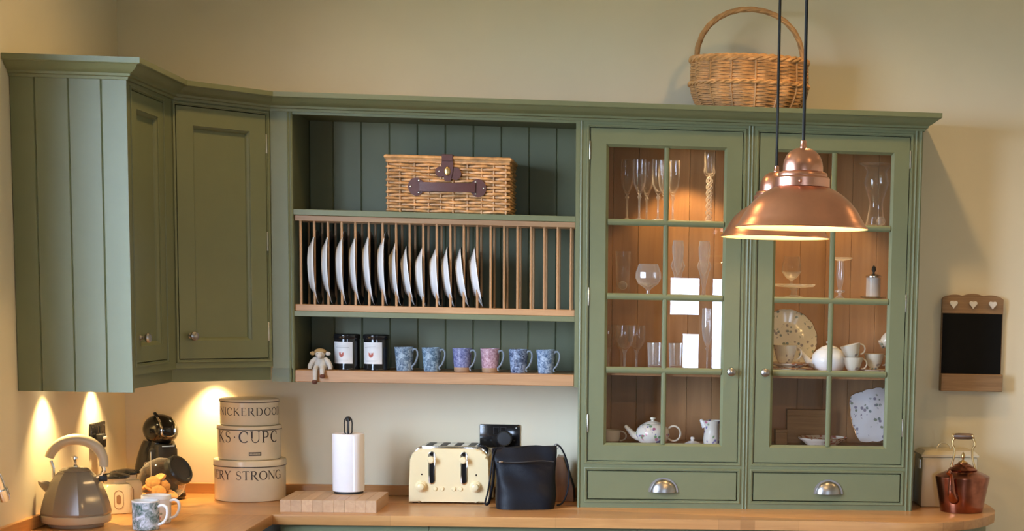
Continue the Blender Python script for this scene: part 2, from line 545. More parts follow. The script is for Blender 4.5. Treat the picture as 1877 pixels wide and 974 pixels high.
b = MB(); b.box(0.2505, 0.4895, -0.02, 0.02, 1.37, 1.53, 0.002, Mw, 1); b.box(0.2505, 0.36, -0.02, 0.02, rz0 + 0.021, 1.3695, 0.002, Mw, 1); b.done('infill_panel', DARKWOOD, win)  # dark panels added to blank out parts of the window's reflection
for a0, a1 in ((0.25, 0.49), (0.60, 1.03)):
    b = MB(); b.box(a0, a1, -0.003, 0.003, rz0 + 0.02, rz1 - 0.02, 0, Mw); b.done('pane', PANE, win)

# ================================================================== cupboard parts shared by the units
def knob(parent, loc, rot=None, r=0.0155):
    b = MB()
    b.lathe(((0, 0), (0.009, 0), (0.009, 0.002), (0.0055, 0.006), (0.0055, 0.013), (r * 0.75, 0.017), (r, 0.023), (r * 0.92, 0.029), (r * 0.55, 0.033), (0, 0.034)), 20, TOFRONT)
    return b.done('knob', PEWTER, parent, 'round pewter door knob', loc, rot)
def hinge(parent, x, z, y=-0.001):
    b = MB(); b.box(x - 0.002, x + 0.002, y - 0.004, y + 0.003, z - 0.032, z + 0.032, 0.001)
    return b.done('hinge', STEEL, parent, 'slim bright steel hinge')
def cock_bead(parent, x0, x1, z0, z1, y=0.0, M=I4):
    b = MB(); b.frame(x0 - 0.011, x1 + 0.011, z0 - 0.011, z1 + 0.011, ((0, y + 0.002), (0.0012, y - 0.0035), (0.0035, y - 0.0045), (0.0075, y - 0.0035), (0.0085, y + 0.002)), M)
    return b.done('bead_molding', GREEN, parent)
def panel_door(parent, w_, h, st, loc, rot):
    """shaker door, local x = width, front face at y=0"""
    b = MB()
    b.frame(0, w_, 0, h, ((0, 0.0), (st - 0.001, 0.0), (st, 0.001), (st, 0.021), (0, 0.021)))
    d = b.done('door', GREEN, parent, None, loc, rot)
    b = MB(); b.frame(st, w_ - st, st, h - st, ((0, 0.004), (0.004, 0.006), (0.010, 0.015), (0.010, 0.019), (0, 0.019)))
    b.done('panel_molding', GREEN, d)
    b = MB(); b.box(st, w_ - st, 0.015, 0.019, st, h - st); b.done('infill_panel', GREEN, d)
    return d

def puck(parent, loc, world):
    b = MB(); b.lathe(((0, 0), (0.032, 0), (0.032, -0.012), (0.027, -0.014), (0, -0.014)), 28); o = b.done('puck_light', CHROME, parent, 'small round under-cabinet light', loc)
    b = MB(); b.lathe(((0, -0.0143), (0.020, -0.0143), (0.020, -0.0152), (0, -0.0152)), 20); b.done('lens', LED, o)
    light('puck_lamp', 'SPOT', (world[0], world[1], world[2] - 0.02), 22.0, (1.0, 0.68, 0.30), (world[0], world[1], 0), spot_size=radians(92), spot_blend=0.85, shadow_soft_size=0.012)

# ================================================================== glazed dresser units
FY = -0.30
def dresser(x0, x1, dx0, dx1, name_label, hinge_x, knob_x, pull_x, spot_x, groove_right=False):
    u = thing('glazed_cabinet', name_label, 'cabinet', (x0, 0, 0.91))
    W = x1 - x0
    def X(v): return v - x0
    def Z(v): return v - 0.91
    # carcass
    b = MB()
    b.box(0.0005, 0.018, FY + 0.022, -0.002, 0, Z(2.31)); b.box(W - 0.018, W - 0.0005, FY + 0.022, -0.002, 0, Z(2.31))
    b.box(0.018, W - 0.018, FY + 0.022, -0.002, Z(2.255), Z(2.273)); b.box(0.018, W - 0.018, FY + 0.022, -0.002, Z(2.30), Z(2.31))
    b.box(0.018, W - 0.018, FY + 0.022, -0.002, 0.0, 0.018)
    b.done('carcass', GREEN, u)
    # oak lining boards at the back and on the sides
    nb = 6
    for i in range(nb):
        a = 0.018 + (W - 0.036) * i / nb
        c = 0.018 + (W - 0.036) * (i + 1) / nb
        b = MB(); b.box(a + 0.0004, c - 0.0004, -0.016, -0.003, Z(1.13), Z(2.255), 0.0012, seg=1); b.done('lining_board', OAKBACK, u, 'oak board of the cabinet lining')
    b = MB(); b.box(0.0182, 0.022, FY + 0.023, -0.0165, Z(1.13), Z(2.2545)); b.done('lining_side', OAKBACK, u)
    b = MB(); b.box(W - 0.022, W - 0.0182, FY + 0.023, -0.0165, Z(1.13), Z(2.2545)); b.done('lining_side', OAKBACK, u)
    b = MB(); b.box(0.0182, W - 0.0182, FY + 0.023, -0.003, Z(1.11), Z(1.1298)); b.done('cabinet_floor', OAKBACK, u, 'oak floor board of the cabinet')
    b = MB(); b.box(0.0222, W - 0.0222, FY + 0.035, -0.017, Z(1.380), Z(1.398)); b.done('shelf', OAKBACK, u, 'oak shelf')
    for zz in (1.930, 1.664):
        b = MB(); b.box(0.0222, W - 0.0222, FY + 0.035, -0.017, Z(zz) - 0.007, Z(zz), 0.001, seg=1); b.done('shelf', SHELFG, u, 'clear glass shelf')
    # face frame with two openings
    dz0, dz1, wz0_, wz1_ = 1.079, 2.239, 0.9415, 1.0405
    g = 0.003
    b = MB()
    b.box(0, X(dx0) - g, FY, FY + 0.0215, 0, Z(2.2725)); b.box(X(dx1) + g, W, FY, FY + 0.0215, 0, Z(2.2725))
    for z0, z1 in ((0.91, wz0_ - g), (wz1_ + g, dz0 - g), (dz1 + g, 2.2725)):
        b.box(X(dx0) - g, X(dx1) + g, FY, FY + 0.0215, Z(z0), Z(z1))
    b.done('face_frame', GREEN, u)
    b = MB(); b.frame(X(dx0) - 0.010, X(dx1) + 0.010, Z(dz0) - 0.010, Z(dz1) + 0.010, ((0, FY + 0.0222), (0.017, FY + 0.0222), (0.017, FY + 0.032), (0, FY + 0.032))); b.done('light_stop', GREEN, u)  # strip added behind the door gap to block light from the cabinet spot
    for z0, z1 in ((dz0 - g, dz1 + g), (wz0_ - g, wz1_ + g)):
        cock_bead(u, X(dx0) - g, X(dx1) + g, Z(z0), Z(z1), FY)
    # beads along the outer stiles
    for xx in ((0.0055, W - 0.0055, W - 0.022) if groove_right else (0.0055, W - 0.0055)):
        b = MB(); b.tube(((xx, FY, 0.0), (xx, FY, Z(2.262))), 0.0042, 8); b.done('bead_molding', GREEN, u)
    # door
    w_, h, st = dx1 - dx0, dz1 - dz0, 0.0625
    b = MB(); b.frame(0, w_, 0, h, ((0, 0.0), (st - 0.009, 0.0), (st, 0.010), (st, 0.021), (0, 0.021)))
    d = b.done('door', GREEN, u, 'green door glazed with eight small panes', (X(dx0), FY, Z(dz0)))
    cx_ = w_ / 2
    zs = [st + (h - 2 * st) * k / 4 for k in range(5)]
    def barprof(hw):   # rounded glazing bar cross-section (across, y)
        return [(-hw, 0.018), (-hw, 0.006), (-hw * 0.6, 0.0015), (0, 0.0), (hw * 0.6, 0.0015), (hw, 0.006), (hw, 0.018)]
    b = MB(); R = [[b.v((cx_ + p, y + 0.001, z), I4) for p, y in barprof(0.009)] for z in (st - 0.002, h - st + 0.002)]; b.rings(R)
    b.done('glazing_bar', GREEN, d)
    for k in (1, 2, 3):
        b = MB(); R = [[b.v((x, y, zs[k] + p), I4) for p, y in barprof(0.011)] for x in (st - 0.002, w_ - st + 0.002)]; b.rings(R); b.done('glazing_bar', GREEN, d)
    for k in range(4):
        for q in range(2):
            a, c = (st + 0.0005, cx_ - 0.0095) if q == 0 else (cx_ + 0.0095, w_ - st - 0.0005)
            z0 = zs[k] + (0.0115 if k else 0.0005)
            z1 = zs[k + 1] - (0.0115 if k < 3 else 0.0005)
            b = MB(); b.box(a, c, 0.0125, 0.0155, z0, z1); b.done('pane', PANE, d, smooth=0)
    knob(d, (knob_x - dx0, 0, 1.401 - dz0))
    for hz in (2.162, 1.656, 1.21):
        hinge(d, hinge_x - dx0, hz - dz0)
    # drawer
    b = MB(); b.box(0, w_, 0, 0.02, 0, wz1_ - wz0_, 0.0012, seg=1)
    dr = b.done('drawer', GREEN, u, 'shallow green drawer front with a cup pull', (X(dx0), FY, Z(wz0_)))
    b = MB()
    a_, bb, cc = 0.047, 0.026, 0.046
    R = []
    for i in range(13):
        t = (pi / 2) * i / 12
        R.append([b.v((-a_ * cos(pi * j / 24), -bb * sin(pi * j / 24) * cos(t), cc * sin(pi * j / 24) * sin(t)), I4) for j in range(25)])
    b.rings(R, loop=False)
    b.prism([(-0.053 * cos(pi * j / 24), 0.052 * sin(pi * j / 24)) for j in range(25)], -0.0025, 0.0)
    b.done('cup_pull', PEWTER, dr, 'pewter half-moon cup pull', (pull_x - dx0, -0.0005, 0.968 - wz0_))
    # recessed light in the cabinet ceiling
    b = MB(); b.lathe(((0, 0), (0.030, 0), (0.030, -0.004), (0.026, -0.006), (0, -0.006)), 24); pl = b.done('cabinet_spotlight', CHROME, u, None, (X(spot_x), -0.19, Z(2.2548)))
    b = MB(); b.lathe(((0, -0.0065), (0.02, -0.0065), (0.02, -0.0075), (0, -0.0075)), 20); b.done('lens', LED, pl)
    light('cabinet_light', 'SPOT', (spot_x, -0.19, 2.240), 16, (1.0, 0.62, 0.27), (spot_x, -0.17, 1.0), spot_size=radians(88), spot_blend=0.35, shadow_soft_size=0.012)
    return u
dresser(-0.2135, 0.382, -0.1762, 0.352, 'tall sage green glazed cabinet of crystal glasses, next to the plate rack', -0.179, 0.3257, 0.0915, 0.16)
dresser(0.382, 0.990, 0.4135, 0.9435, 'tall sage green glazed cabinet of china, behind the copper pendant lamps', 0.9462, 0.4463, 0.6835, 0.62, True)

# ================================================================== open unit with the plate rack
OX0, OX1, ZO = -1.265, -0.2137, 1.336
u = thing('open_shelf_unit', 'sage green open wall unit of three tiers above the oak shelf and toaster', 'shelf unit', (OX0, 0, ZO))
def X(v): return v - OX0
def Z(v): return v - ZO
b = MB()
b.box(X(-1.2645), X(-1.1905), FY, FY + 0.022, Z(1.385), Z(2.2725))
b.box(X(-1.2710), X(-1.1905), FY + 0.012, FY + 0.03, Z(1.338), Z(1.3845))
b.done('stile', GREEN, u)
for xx in (-1.2045, -1.1945):
    b = MB(); b.tube(((X(xx), FY, Z(1.338)), (X(xx), FY, Z(2.262))), 0.0038, 8); b.done('bead_molding', GREEN, u)
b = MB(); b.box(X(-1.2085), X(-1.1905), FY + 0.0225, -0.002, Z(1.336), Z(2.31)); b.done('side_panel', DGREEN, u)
b = MB(); b.box(X(-0.2275), X(-0.2137), FY, -0.002, 0, Z(2.31)); b.done('side_panel', GREEN, u)
b = MB(); b.box(X(-1.1905), X(-0.2275), FY, FY + 0.022, Z(2.253), Z(2.2725)); b.done('top_rail', GREEN, u)
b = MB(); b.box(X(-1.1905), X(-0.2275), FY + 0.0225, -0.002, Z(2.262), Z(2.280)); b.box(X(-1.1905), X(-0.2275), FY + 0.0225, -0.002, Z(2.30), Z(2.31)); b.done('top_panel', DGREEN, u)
edges = [-1.1905] + [-1.1063 + 0.0999 * k for k in range(9)] + [-0.2275]
for a, c in zip(edges[:-1], edges[1:]):
    b = MB()
    g = 0.0035
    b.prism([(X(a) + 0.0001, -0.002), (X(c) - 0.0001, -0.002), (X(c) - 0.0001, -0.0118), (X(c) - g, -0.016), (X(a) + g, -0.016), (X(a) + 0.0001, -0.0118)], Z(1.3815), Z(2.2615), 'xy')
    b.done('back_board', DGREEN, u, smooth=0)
b = MB(); b.box(X(-1.1905), X(-0.2275), FY, -0.0165, Z(1.9135), Z(1.9330), 0.001, seg=1); b.done('shelf', GREEN, u, 'green painted shelf')
b = MB(); b.box(X(-1.1905), X(-0.2275), FY, -0.0165, Z(1.5665), Z(1.5850), 0.001, seg=1); b.done('shelf', GREEN, u, 'green painted shelf')
b = MB(); b.box(X(-1.1905), X(-0.2275), FY + 0.002, -0.0165, Z(1.3393), Z(1.3800), 0.002, seg=1); b.done('shelf', OAK, u, 'thick bare oak shelf board')

# plate rack
pr = thing('plate_rack', 'oak plate rack of slim dowels built into the green open unit', 'plate rack', (-1.1905, -0.2, 1.585))
def X(v): return v + 1.1905
for yy in (-0.277, -0.135):
    b = MB(); b.box(0.0005, 0.9625, yy - 0.011 + 0.2, yy + 0.011 + 0.2, 1.8945 - 1.585, 1.9133 - 1.585, 0.0012, seg=1); b.done('rail', OAK, pr)
    b = MB(); b.box(0.0005, 0.9625, yy - 0.011 + 0.2, yy + 0.011 + 0.2, 0.0003, 0.0225, 0.0012, seg=1); b.done('rail', OAK, pr)
dow = [-1.1709 + (1.1709 - 0.2426) * i / 20 for i in range(21)]
dm = None
for yy in (-0.277, -0.135):
    for xx in dow:
        if dm is None:
            b = MB(); b.lathe(((0.0044, 0.0), (0.0044, 0.2875)), 10); dm = b.done('dowel', OAKV, pr); o = dm
        else:
            o = dm.copy(); COL.objects.link(o); o.parent = pr
        o.location = (X(xx), yy + 0.2, 0.0225)
# plates in the rack
def plate_profile(r, t=0.004, depth=0.022):
    return [(0, 0.004), (r * 0.55, 0.004), (r * 0.62, 0.006), (r * 0.80, depth * 0.62), (r * 0.99, depth), (r, depth - 0.001), (r * 0.985, depth - 0.004), (r * 0.80, depth * 0.62 - t), (r * 0.62, 0.001), (r * 0.60, -0.002), (r * 0.56, -0.002), (r * 0.55, 0.0), (0, 0.0)]
PB = [-1.145, -1.0982, -1.0507, -1.0021, -0.9545, -0.9095, -0.8633, -0.8159, -0.7779, -0.7271, -0.679, -0.6275, -0.5782]
PT = [-1.1533, -1.1065, -1.0582, -1.0132, -0.9696, -0.9154, -0.8794, -0.8436, -0.7869, -0.7396, -0.7017, -0.6561, -0.6075]
ordn = ['nearest the left side', 'second from the left side', 'third from the left side', 'fourth from the left side', 'fifth from the left side', 'last before the small plates',
        'first after the large plates', 'second after the large plates', 'third after the large plates', 'fourth after the large plates', 'fifth after the large plates', 'next to last of the row', 'nearest the empty slots']
plate_src = {}
for i in range(13):
    R_ = 0.1290 if i < 6 else (0.1135 if i == 6 else 0.1055)
    if R_ not in plate_src:
        b = MB(); b.lathe(plate_profile(R_, 0.004, 0.026), 56)
        o = b.done('plate', WHITE); o.data.materials.append(DARKGLAZE)
        for p in o.data.polygons:
            if p.normal.z > 0.15 and p.center.z > 0.002:
                p.material_index = 1
        plate_src[R_] = o
    else:
        o = plate_src[R_].copy(); COL.objects.link(o)
    tag(o, ('large' if i < 6 else 'small') + ' white-backed plate upright in the dowel rack, ' + ordn[i], 'plate', 'plates in the rack')
    # the glazed face looks right, the white back looks left; each leans a little to the left
    lean = math.asin((PB[i] - PT[i]) / (2 * R_))
    o.matrix_world = Tr((PB[i] + PT[i]) / 2, -0.206, 1.6078 + R_ * cos(lean)) @ Rz(radians(3.0 + rnd.uniform(-0.8, 0.8))) @ Ry(pi / 2 - lean)

# ================================================================== wall cupboards in the corner
LX, LY0, LY1 = -1.52, -1.03, -0.555
u = thing('wall_cabinet', 'sage green wall cabinet with a pale boarded end, on the left wall', 'cabinet', (XL, 0, 1.337))
def X(v): return v - XL
def Z(v): return v - 1.337
lines = [XL + 0.0005, -1.784, -1.687, -1.593, LX]
for a, c in zip(lines[:-1], lines[1:]):
    g = 0.0030
    b = MB()
    b.prism([(X(a) + 0.0001, LY0 + 0.018), (X(c) - 0.0001, LY0 + 0.018), (X(c) - 0.0001, LY0 + (0.0035 if c < LX else 0.0)), (X(c) - (g if c < LX else 0.0004), LY0), (X(a) + g, LY0), (X(a) + 0.0001, LY0 + 0.0035)], 0, Z(2.272), 'xy')
    b.done('end_board', GREEN, u, smooth=0)
b = MB()
b.box(0.001, X(LX) - 0.024, LY0 + 0.0185, LY1, Z(1.39), Z(1.408)); b.box(0.001, X(LX) - 0.001, LY0 + 0.0185, LY1, Z(2.255), Z(2.31)); b.box(0.001, 0.012, LY0 + 0.0185, LY1, Z(1.408), Z(2.255))
b.box(0.012, X(LX) - 0.024, LY0 + 0.03, LY1, Z(1.8), Z(1.815))
b.done('carcass', GREEN, u)
Ml = Tr(X(LX), 0, 0) @ Rz(pi / 2)      # local x = world y, front (local -y) = +x
dy0, dy1, dz0, dz1 = -0.985, -0.661, 1.425, 2.238
b = MB()
b.box(LY0 + 0.019, dy0 - 0.003, 0, 0.022, Z(1.388), Z(2.272), 0, Ml); b.box(dy1 + 0.003, LY1 - 0.009, 0, 0.022, Z(1.388), Z(2.272), 0, Ml)
b.box(dy0 - 0.003, dy1 + 0.003, 0, 0.022, Z(1.388), Z(dz0 - 0.003), 0, Ml); b.box(dy0 - 0.003, dy1 + 0.003, 0, 0.022, Z(dz1 + 0.003), Z(2.272), 0, Ml)
b.done('face_frame', GREEN, u)
cock_bead(u, dy0 - 0.003, dy1 + 0.003, Z(dz0 - 0.003), Z(dz1 + 0.003), 0.0, Ml)
d = panel_door(u, dy1 - dy0, dz1 - dz0, 0.05, (X(LX), dy0, Z(dz0)), (0, 0, pi / 2))
knob(d, (0.040, 0, 1.5004 - dz0))
b = MB(); b.box(X(LX) - 0.034, X(LX) - 0.016, LY0 + 0.019, LY1 + 0.0064, Z(1.345), Z(1.3885)); b.done('pelmet', GREEN, u, 'recessed light pelmet under the cabinet')

puck(u, (0.062, -0.827, Z(1.3898)), (XL + 0.062, -0.827, 1.3898))

u = thing('corner_wall_cabinet', 'sage green corner cabinet set diagonally with one panelled door', 'cabinet', (LX, LY1, 1.344))
DL = 0.3606
Md = Rz(pi / 4)
def Z(v): return v - 1.344
b = MB()
def foot(z0, z1): b.prism([(0 - 0.335 + 0.001, 0.002), (-0.036, 0.002), (DL / sqrt(2) - 0.0355, DL / sqrt(2) - 0.0005), (DL / sqrt(2) - 0.001, DL / sqrt(2) + 0.0345), (DL / sqrt(2) - 0.001, 0.553), (-0.334, 0.553)], z0, z1, 'xy')
foot(Z(1.39), Z(1.408)); foot(Z(2.255), Z(2.31))
foot(Z(1.80), Z(1.815))
b.box(-0.334, -0.322, 0.002, 0.553, Z(1.408), Z(2.255)); b.box(-0.322, DL / sqrt(2) - 0.001, 0.541, 0.553, Z(1.408), Z(2.255))
b.done('carcass', GREEN, u)
ds0, ds1, dz0, dz1 = 0.0135, 0.3425, 1.4215, 2.2455
b = MB()
b.box(-0.002, ds0 - 0.003, 0, 0.022, Z(1.389), Z(2.272), 0, Md); b.box(ds1 + 0.003, DL - 0.001, 0, 0.022, Z(1.389), Z(2.272), 0, Md)
b.box(ds0 - 0.003, ds1 + 0.003, 0, 0.022, Z(1.389), Z(dz0 - 0.003), 0, Md); b.box(ds0 - 0.003, ds1 + 0.003, 0, 0.022, Z(dz1 + 0.003), Z(2.272), 0, Md)
b.done('face_frame', GREEN, u)
cock_bead(u, ds0 - 0.003, ds1 + 0.003, Z(dz0 - 0.003), Z(dz1 + 0.003), 0.0, Md)
d = panel_door(u, ds1 - ds0, dz1 - dz0, 0.0605, tuple(Md @ Vector((ds0, 0, Z(dz0)))), (0, 0, pi / 4))
knob(d, (0.039, 0, 1.497 - dz0))
for hz in (2.15, 1.82, 1.512):
    hinge(d, ds1 - ds0 + 0.0018, hz - dz0)
b = MB(); b.box(-0.0062, DL + 0.002, 0.016, 0.034, Z(1.344), Z(1.3885), 0, Md); b.done('pelmet', GREEN, u, 'recessed light pelmet under the cabinet')

puck(u, (XL + 0.062 - LX, -0.372 - LY1, Z(1.3898)), (XL + 0.062, -0.372, 1.3898))
puck(u, (-1.535 - LX, -0.066 - LY1, Z(1.3898)), (-1.535, -0.066, 1.3898))

# cornice over all the wall units, one continuous run
b = MB()
b.sweep(((XL + 0.001, LY0), (LX, LY0), (LX, LY1), (-1.265, FY), (0.990, FY), (0.990, -0.001)),
        ((-0.004, 2.262), (0.006, 2.262), (0.008, 2.270), (0.015, 2.272), (0.017, 2.279), (0.026, 2.284), (0.037, 2.292), (0.044, 2.301), (0.047, 2.3035), (0.054, 2.3035), (0.056, 2.306), (0.056, 2.3215), (-0.004, 2.3215)))
tag(b.done('cornice', GREEN, smooth=25), 'sage green moulded cornice running along the tops of all wall cabinets', 'cornice')

# ================================================================== worktops, upstands and base units
WT = 0.91
ut = thing('worktop', 'long oak worktop with a rounded right end, under the dresser and shelves', 'worktop', (0, 0, WT))
curve = [(0.55, -0.606), (0.761, -0.610), (0.87, -0.6245), (0.945, -0.6255), (1.03, -0.611), (1.11, -0.575), (1.18, -0.517), (1.24, -0.437), (1.281, -0.36), (1.303, -0.27), (1.312, -0.16), (1.314, -0.0015)]
b = MB()
b.prism([(XL + 0.0005, -0.0015), (XL + 0.0005, -0.580), (-0.77, -0.5835), (0.2, -0.598)] + curve, -0.034, 0.0, 'xy', I4, 0.003)
b.done('top', TOPX, ut)
b = MB(); b.box(XL + 0.019, -0.214, -0.0195, -0.0015, 0.0003, 0.038, 0.0015, seg=1); o = b.done('worktop_upstand', TOPX); o.location = (0, 0, WT); tag(o, 'low oak upstand against the back wall, behind toaster and chopping board', 'upstand')
ul = thing('worktop', 'oak worktop running along the left wall towards the sink tap', 'worktop', (0, 0, WT))
b = MB(); b.box(XL + 0.0005, -1.2105, -3.4, -0.5812, -0.034, 0.0, 0.0025, seg=2); b.done('top', TOPY, ul)
b = MB(); b.box(XL + 0.0005, XL + 0.018, -3.4, -0.001, 0.0003, 0.038, 0.0015, seg=1); o = b.done('worktop_upstand', TOPY); o.location = (0, 0, WT); tag(o, 'low oak upstand against the left wall, behind the kettle', 'upstand')

def base_unit(x0, x1, label, rot=None):
    t = thing('base_cabinet', label, 'cabinet', (x0, -0.0015, 0.0))
    W = x1 - x0
    b = MB(); b.box(0.001, W - 0.001, -0.54, -0.002, 0.10, WT - 0.0345); b.box(0.001, W - 0.001, -0.48, -0.03, 0.0, 0.10); b.done('carcass', GREEN, t)
    b = MB(); b.frame(0.001, W - 0.001, 0.10, WT - 0.0345, ((0, -0.562), (0.03, -0.562), (0.03, -0.5402), (0, -0.5402))); b.done('face_frame', GREEN, t)
    dr = MB(); dr.box(0.034, W - 0.034, -0.561, -0.541, 0.70, WT - 0.068, 0.001, seg=1); dr = dr.done('drawer', GREEN, t)
    b = MB(); b.frame(0.034, W - 0.034, 0.134, 0.694, ((0, -0.561), (0.06, -0.561), (0.06, -0.541), (0, -0.541))); dd = b.done('door', GREEN, t)
    b = MB(); b.box(0.094, W - 0.094, -0.553, -0.545, 0.194, 0.634); b.done('infill_panel', GREEN, dd)
    return t
base_unit(-1.19, -0.70, 'sage green base cabinet under the worktop, below the chopping board')
base_unit(-0.70, 0.0, 'sage green base cabinet under the worktop, below the toaster and handbag')
base_unit(0.0, 0.46, 'sage green base cabinet under the worktop, below the first glazed cabinet')
base_unit(0.46, 0.90, 'sage green base cabinet under the worktop, below the second glazed cabinet')
t = thing('rounded_base_cabinet', 'sage green rounded end cabinet under the curved worktop end', 'cabinet', (0.90, -0.0015, 0))
b = MB(); b.prism([(0.001, -0.002), (0.001, -0.565)] + [(x - 0.90 - 0.022, y + 0.045) for x, y in curve[4:-1]] + [(0.39, -0.002)], 0.1, WT - 0.0345, 'xy'); b.done('carcass', GREEN, t)
b = MB(); b.prism([(0.001, -0.03), (0.001, -0.49), (0.15, -0.47), (0.30, -0.35), (0.35, -0.2), (0.35, -0.03)], 0.0, 0.1, 'xy'); b.done('plinth', GREEN, t)
t = thing('base_cabinet', 'sage green base cabinets under the left worktop along the wall', 'cabinet', (XL, -3.39, 0))
b = MB(); b.box(0.002, 0.60, 0.0, 2.75, 0.1, WT - 0.0345); b.box(0.002, 0.53, 0.0, 2.75, 0, 0.1); b.done('carcass', GREEN, t)

# ================================================================== pendant lamps
def pendant(loc, label):
    t = thing('pendant_lamp', label, 'pendant lamp', loc, 0, 'copper pendant lamps')
    b = MB()
    outer = [(0.1575, 0.0), (0.1585, 0.002), (0.1575, 0.004), (0.151, 0.010), (0.143, 0.024), (0.132, 0.043), (0.117, 0.062), (0.099, 0.078), (0.080, 0.090), (0.0655, 0.0965)]
    inner = [(0.0640, 0.0945), (0.079, 0.088), (0.098, 0.076), (0.116, 0.060), (0.1305, 0.041), (0.1415, 0.022), (0.1495, 0.009), (0.1545, 0.0015)]
    b.lathe(outer + [(0.0645, 0.0955)], 64, cap0=False, cap1=False); b.done('shade', COPPER, t)
    b = MB(); b.lathe([(0.0002, 0.0945)] + inner + [(0.1572, 0.0002)], 64, cap0=False, cap1=False); b.done('reflector', REFL, t, 'pale gold lining of the shade')
    b = MB(); b.lathe(((0.0632, 0.0962), (0.0645, 0.098), (0.0645, 0.118), (0.062, 0.121), (0.0585, 0.1225), (0.0585, 0.128), (0.0565, 0.131), (0.050, 0.1335), (0.0478, 0.134)), 48); b.done('collar', COPPER, t)
    b = MB(); b.lathe(((0.0476, 0.1342), (0.0476, 0.146), (0.0455, 0.158), (0.0400, 0.171), (0.0310, 0.181), (0.0190, 0.1875), (0.0085, 0.189), (0, 0.189)), 40, cap0=False); b.done('dome', COPPER, t)
    for a in (-1.75, 0.35, 2.4):
        b = MB(); b.ball((0, 0, 0), 0.0045, 10, 6); b.done('screw', COPPER, t, None, (0.0645 * cos(a), 0.0645 * sin(a), 0.108))
    b = MB(); b.lathe(((0.0085, 0.1885), (0.0088, 0.192), (0.0072, 0.195), (0.0072, 0.205), (0.0055, 0.207), (0, 0.207)), 20); b.done('cable_gland', COPPER, t)
    b = MB(); b.tube(((0, 0, 0.2065), (0, 0, ZC - loc[2] - 0.018)), 0.0040, 8); b.done('cable', CABLE, t)
    b = MB(); b.lathe(((0.05, ZC - loc[2] - 0.0005), (0.05, ZC - loc[2] - 0.012), (0.035, ZC - loc[2] - 0.019), (0, ZC - loc[2] - 0.019)), 28); b.done('ceiling_rose', COPPER, t)
    b = MB(); b.lathe(((0.018, 0.094), (0.018, 0.070), (0.015, 0.068), (0, 0.068)), 16); b.done('lamp_holder', BLACKM, t)
    b = MB(); b.ball((0, 0, 0.045), (0.022, 0.022, 0.024), 16, 10); b.done('bulb', BULB, t)
    light('pendant_light', 'POINT', (loc[0], loc[1], loc[2] + 0.014), 7, WARM, shadow_soft_size=0.012)
pendant((0.381, -2.20, 1.826), 'copper pendant lamp with a wide domed shade, the nearer of the two')
pendant((0.389, -1.33, 1.836), 'copper pendant lamp hanging behind the other, partly hidden by it')

# ================================================================== wicker
def weave_rings(b, path, normals, zs, pitch_n, amp, r, zwob=0.0, n=4, shift=pi):
    """woven strands round a closed path; each strand passes in front of and behind the stakes in turn"""
    N = len(path)
    for k, (z, grow) in enumerate(zs):
        pts = []
        for i in range(N):
            ph = pi * pitch_n * i / N
            o = amp * cos(ph + (shift if k % 2 else 0)) + rnd.uniform(-0.0004, 0.0004)
            p = path[i]
            nn = normals[i]
            pts.append((p[0] * grow[0] + nn[0] * o, p[1] * grow[1] + nn[1] * o, z + zwob * sin(ph * 0.5 + k) + rnd.uniform(-0.0005, 0.0005)))
        b.tube(pts, r, n, True)
# oval shopping basket on the cornice
t = thing('wicker_basket', 'oval willow basket with a tall hooped handle, on top of the cabinet', 'basket', (0.378, -0.175, 2.3105), radians(-3))
AX, AY = 0.205, 0.128
NP, ST = 180, 30
el = [(AX * cos(2 * pi * i / NP), AY * sin(2 * pi * i / NP)) for i in range(NP)]
nr = []
for i in range(NP):
    n_ = Vector((cos(2 * pi * i / NP) / AX, sin(2 * pi * i / NP) / AY)).normalized(); nr.append((n_.x, n_.y))
def grow(z):
    tt = z / 0.10
    if z < 0.10:
        g_ = 0.80 + 0.21 * (1 - (1 - tt) ** 1.8)
    else:
        g_ = 1.01 - 0.012 * (z - 0.10) / 0.08
    return (g_, g_)
zs = [0.006 + 0.0062 * k for k in range(30)]
b = MB(); weave_rings(b, el, nr, [(z, grow(z)) for z in zs], ST, 0.0040, 0.0034, 0.0, 5, 0.9); o = b.done('weave', WILLOW, t); o['kind'] = 'stuff'
b = MB()
for i in range(ST):
    a = 2 * pi * (i + 0.0) / ST
    pts = []
    for k in range(9):
        z = 0.002 + 0.182 * k / 8
        g_ = grow(z)[0]
        pts.append((AX * g_ * cos(a), AY * g_ * sin(a), z))
    b.tube(pts, 0.0040, 5)
o = b.done('stakes', WILLOWD, t); o['kind'] = 'stuff'
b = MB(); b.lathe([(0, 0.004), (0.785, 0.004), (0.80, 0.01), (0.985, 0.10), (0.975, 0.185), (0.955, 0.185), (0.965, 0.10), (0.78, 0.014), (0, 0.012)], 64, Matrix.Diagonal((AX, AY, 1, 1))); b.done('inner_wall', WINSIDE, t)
b = MB()
for k in range(3):     # plaited rim and waling band
    pts = [(AX * 1.0 * cos(q) * (1 + 0.028 * cos(13 * q + k * 2 * pi / 3)), AY * 1.0 * sin(q) * (1 + 0.035 * cos(13 * q + k * 2 * pi / 3)), 0.188 + 0.0065 * sin(13 * q + k * 2 * pi / 3)) for q in [2 * pi * i / 160 for i in range(160)]]
    b.tube(pts, 0.0068, 6, True)
b.done('rim', WILLOW2, t, 'golden plaited rim')
b = MB()
for k in range(2):
    pts = [(AX * 1.036 * cos(q) * (1 + 0.012 * cos(22 * q + k * pi)), AY * 1.045 * sin(q) * (1 + 0.016 * cos(22 * q + k * pi)), 0.104 + 0.004 * sin(22 * q + k * pi)) for q in [2 * pi * i / 220 for i in range(220)]]
    b.tube(pts, 0.0048, 5, True)
b.done('waling_band', WILLOW2, t)
b = MB()
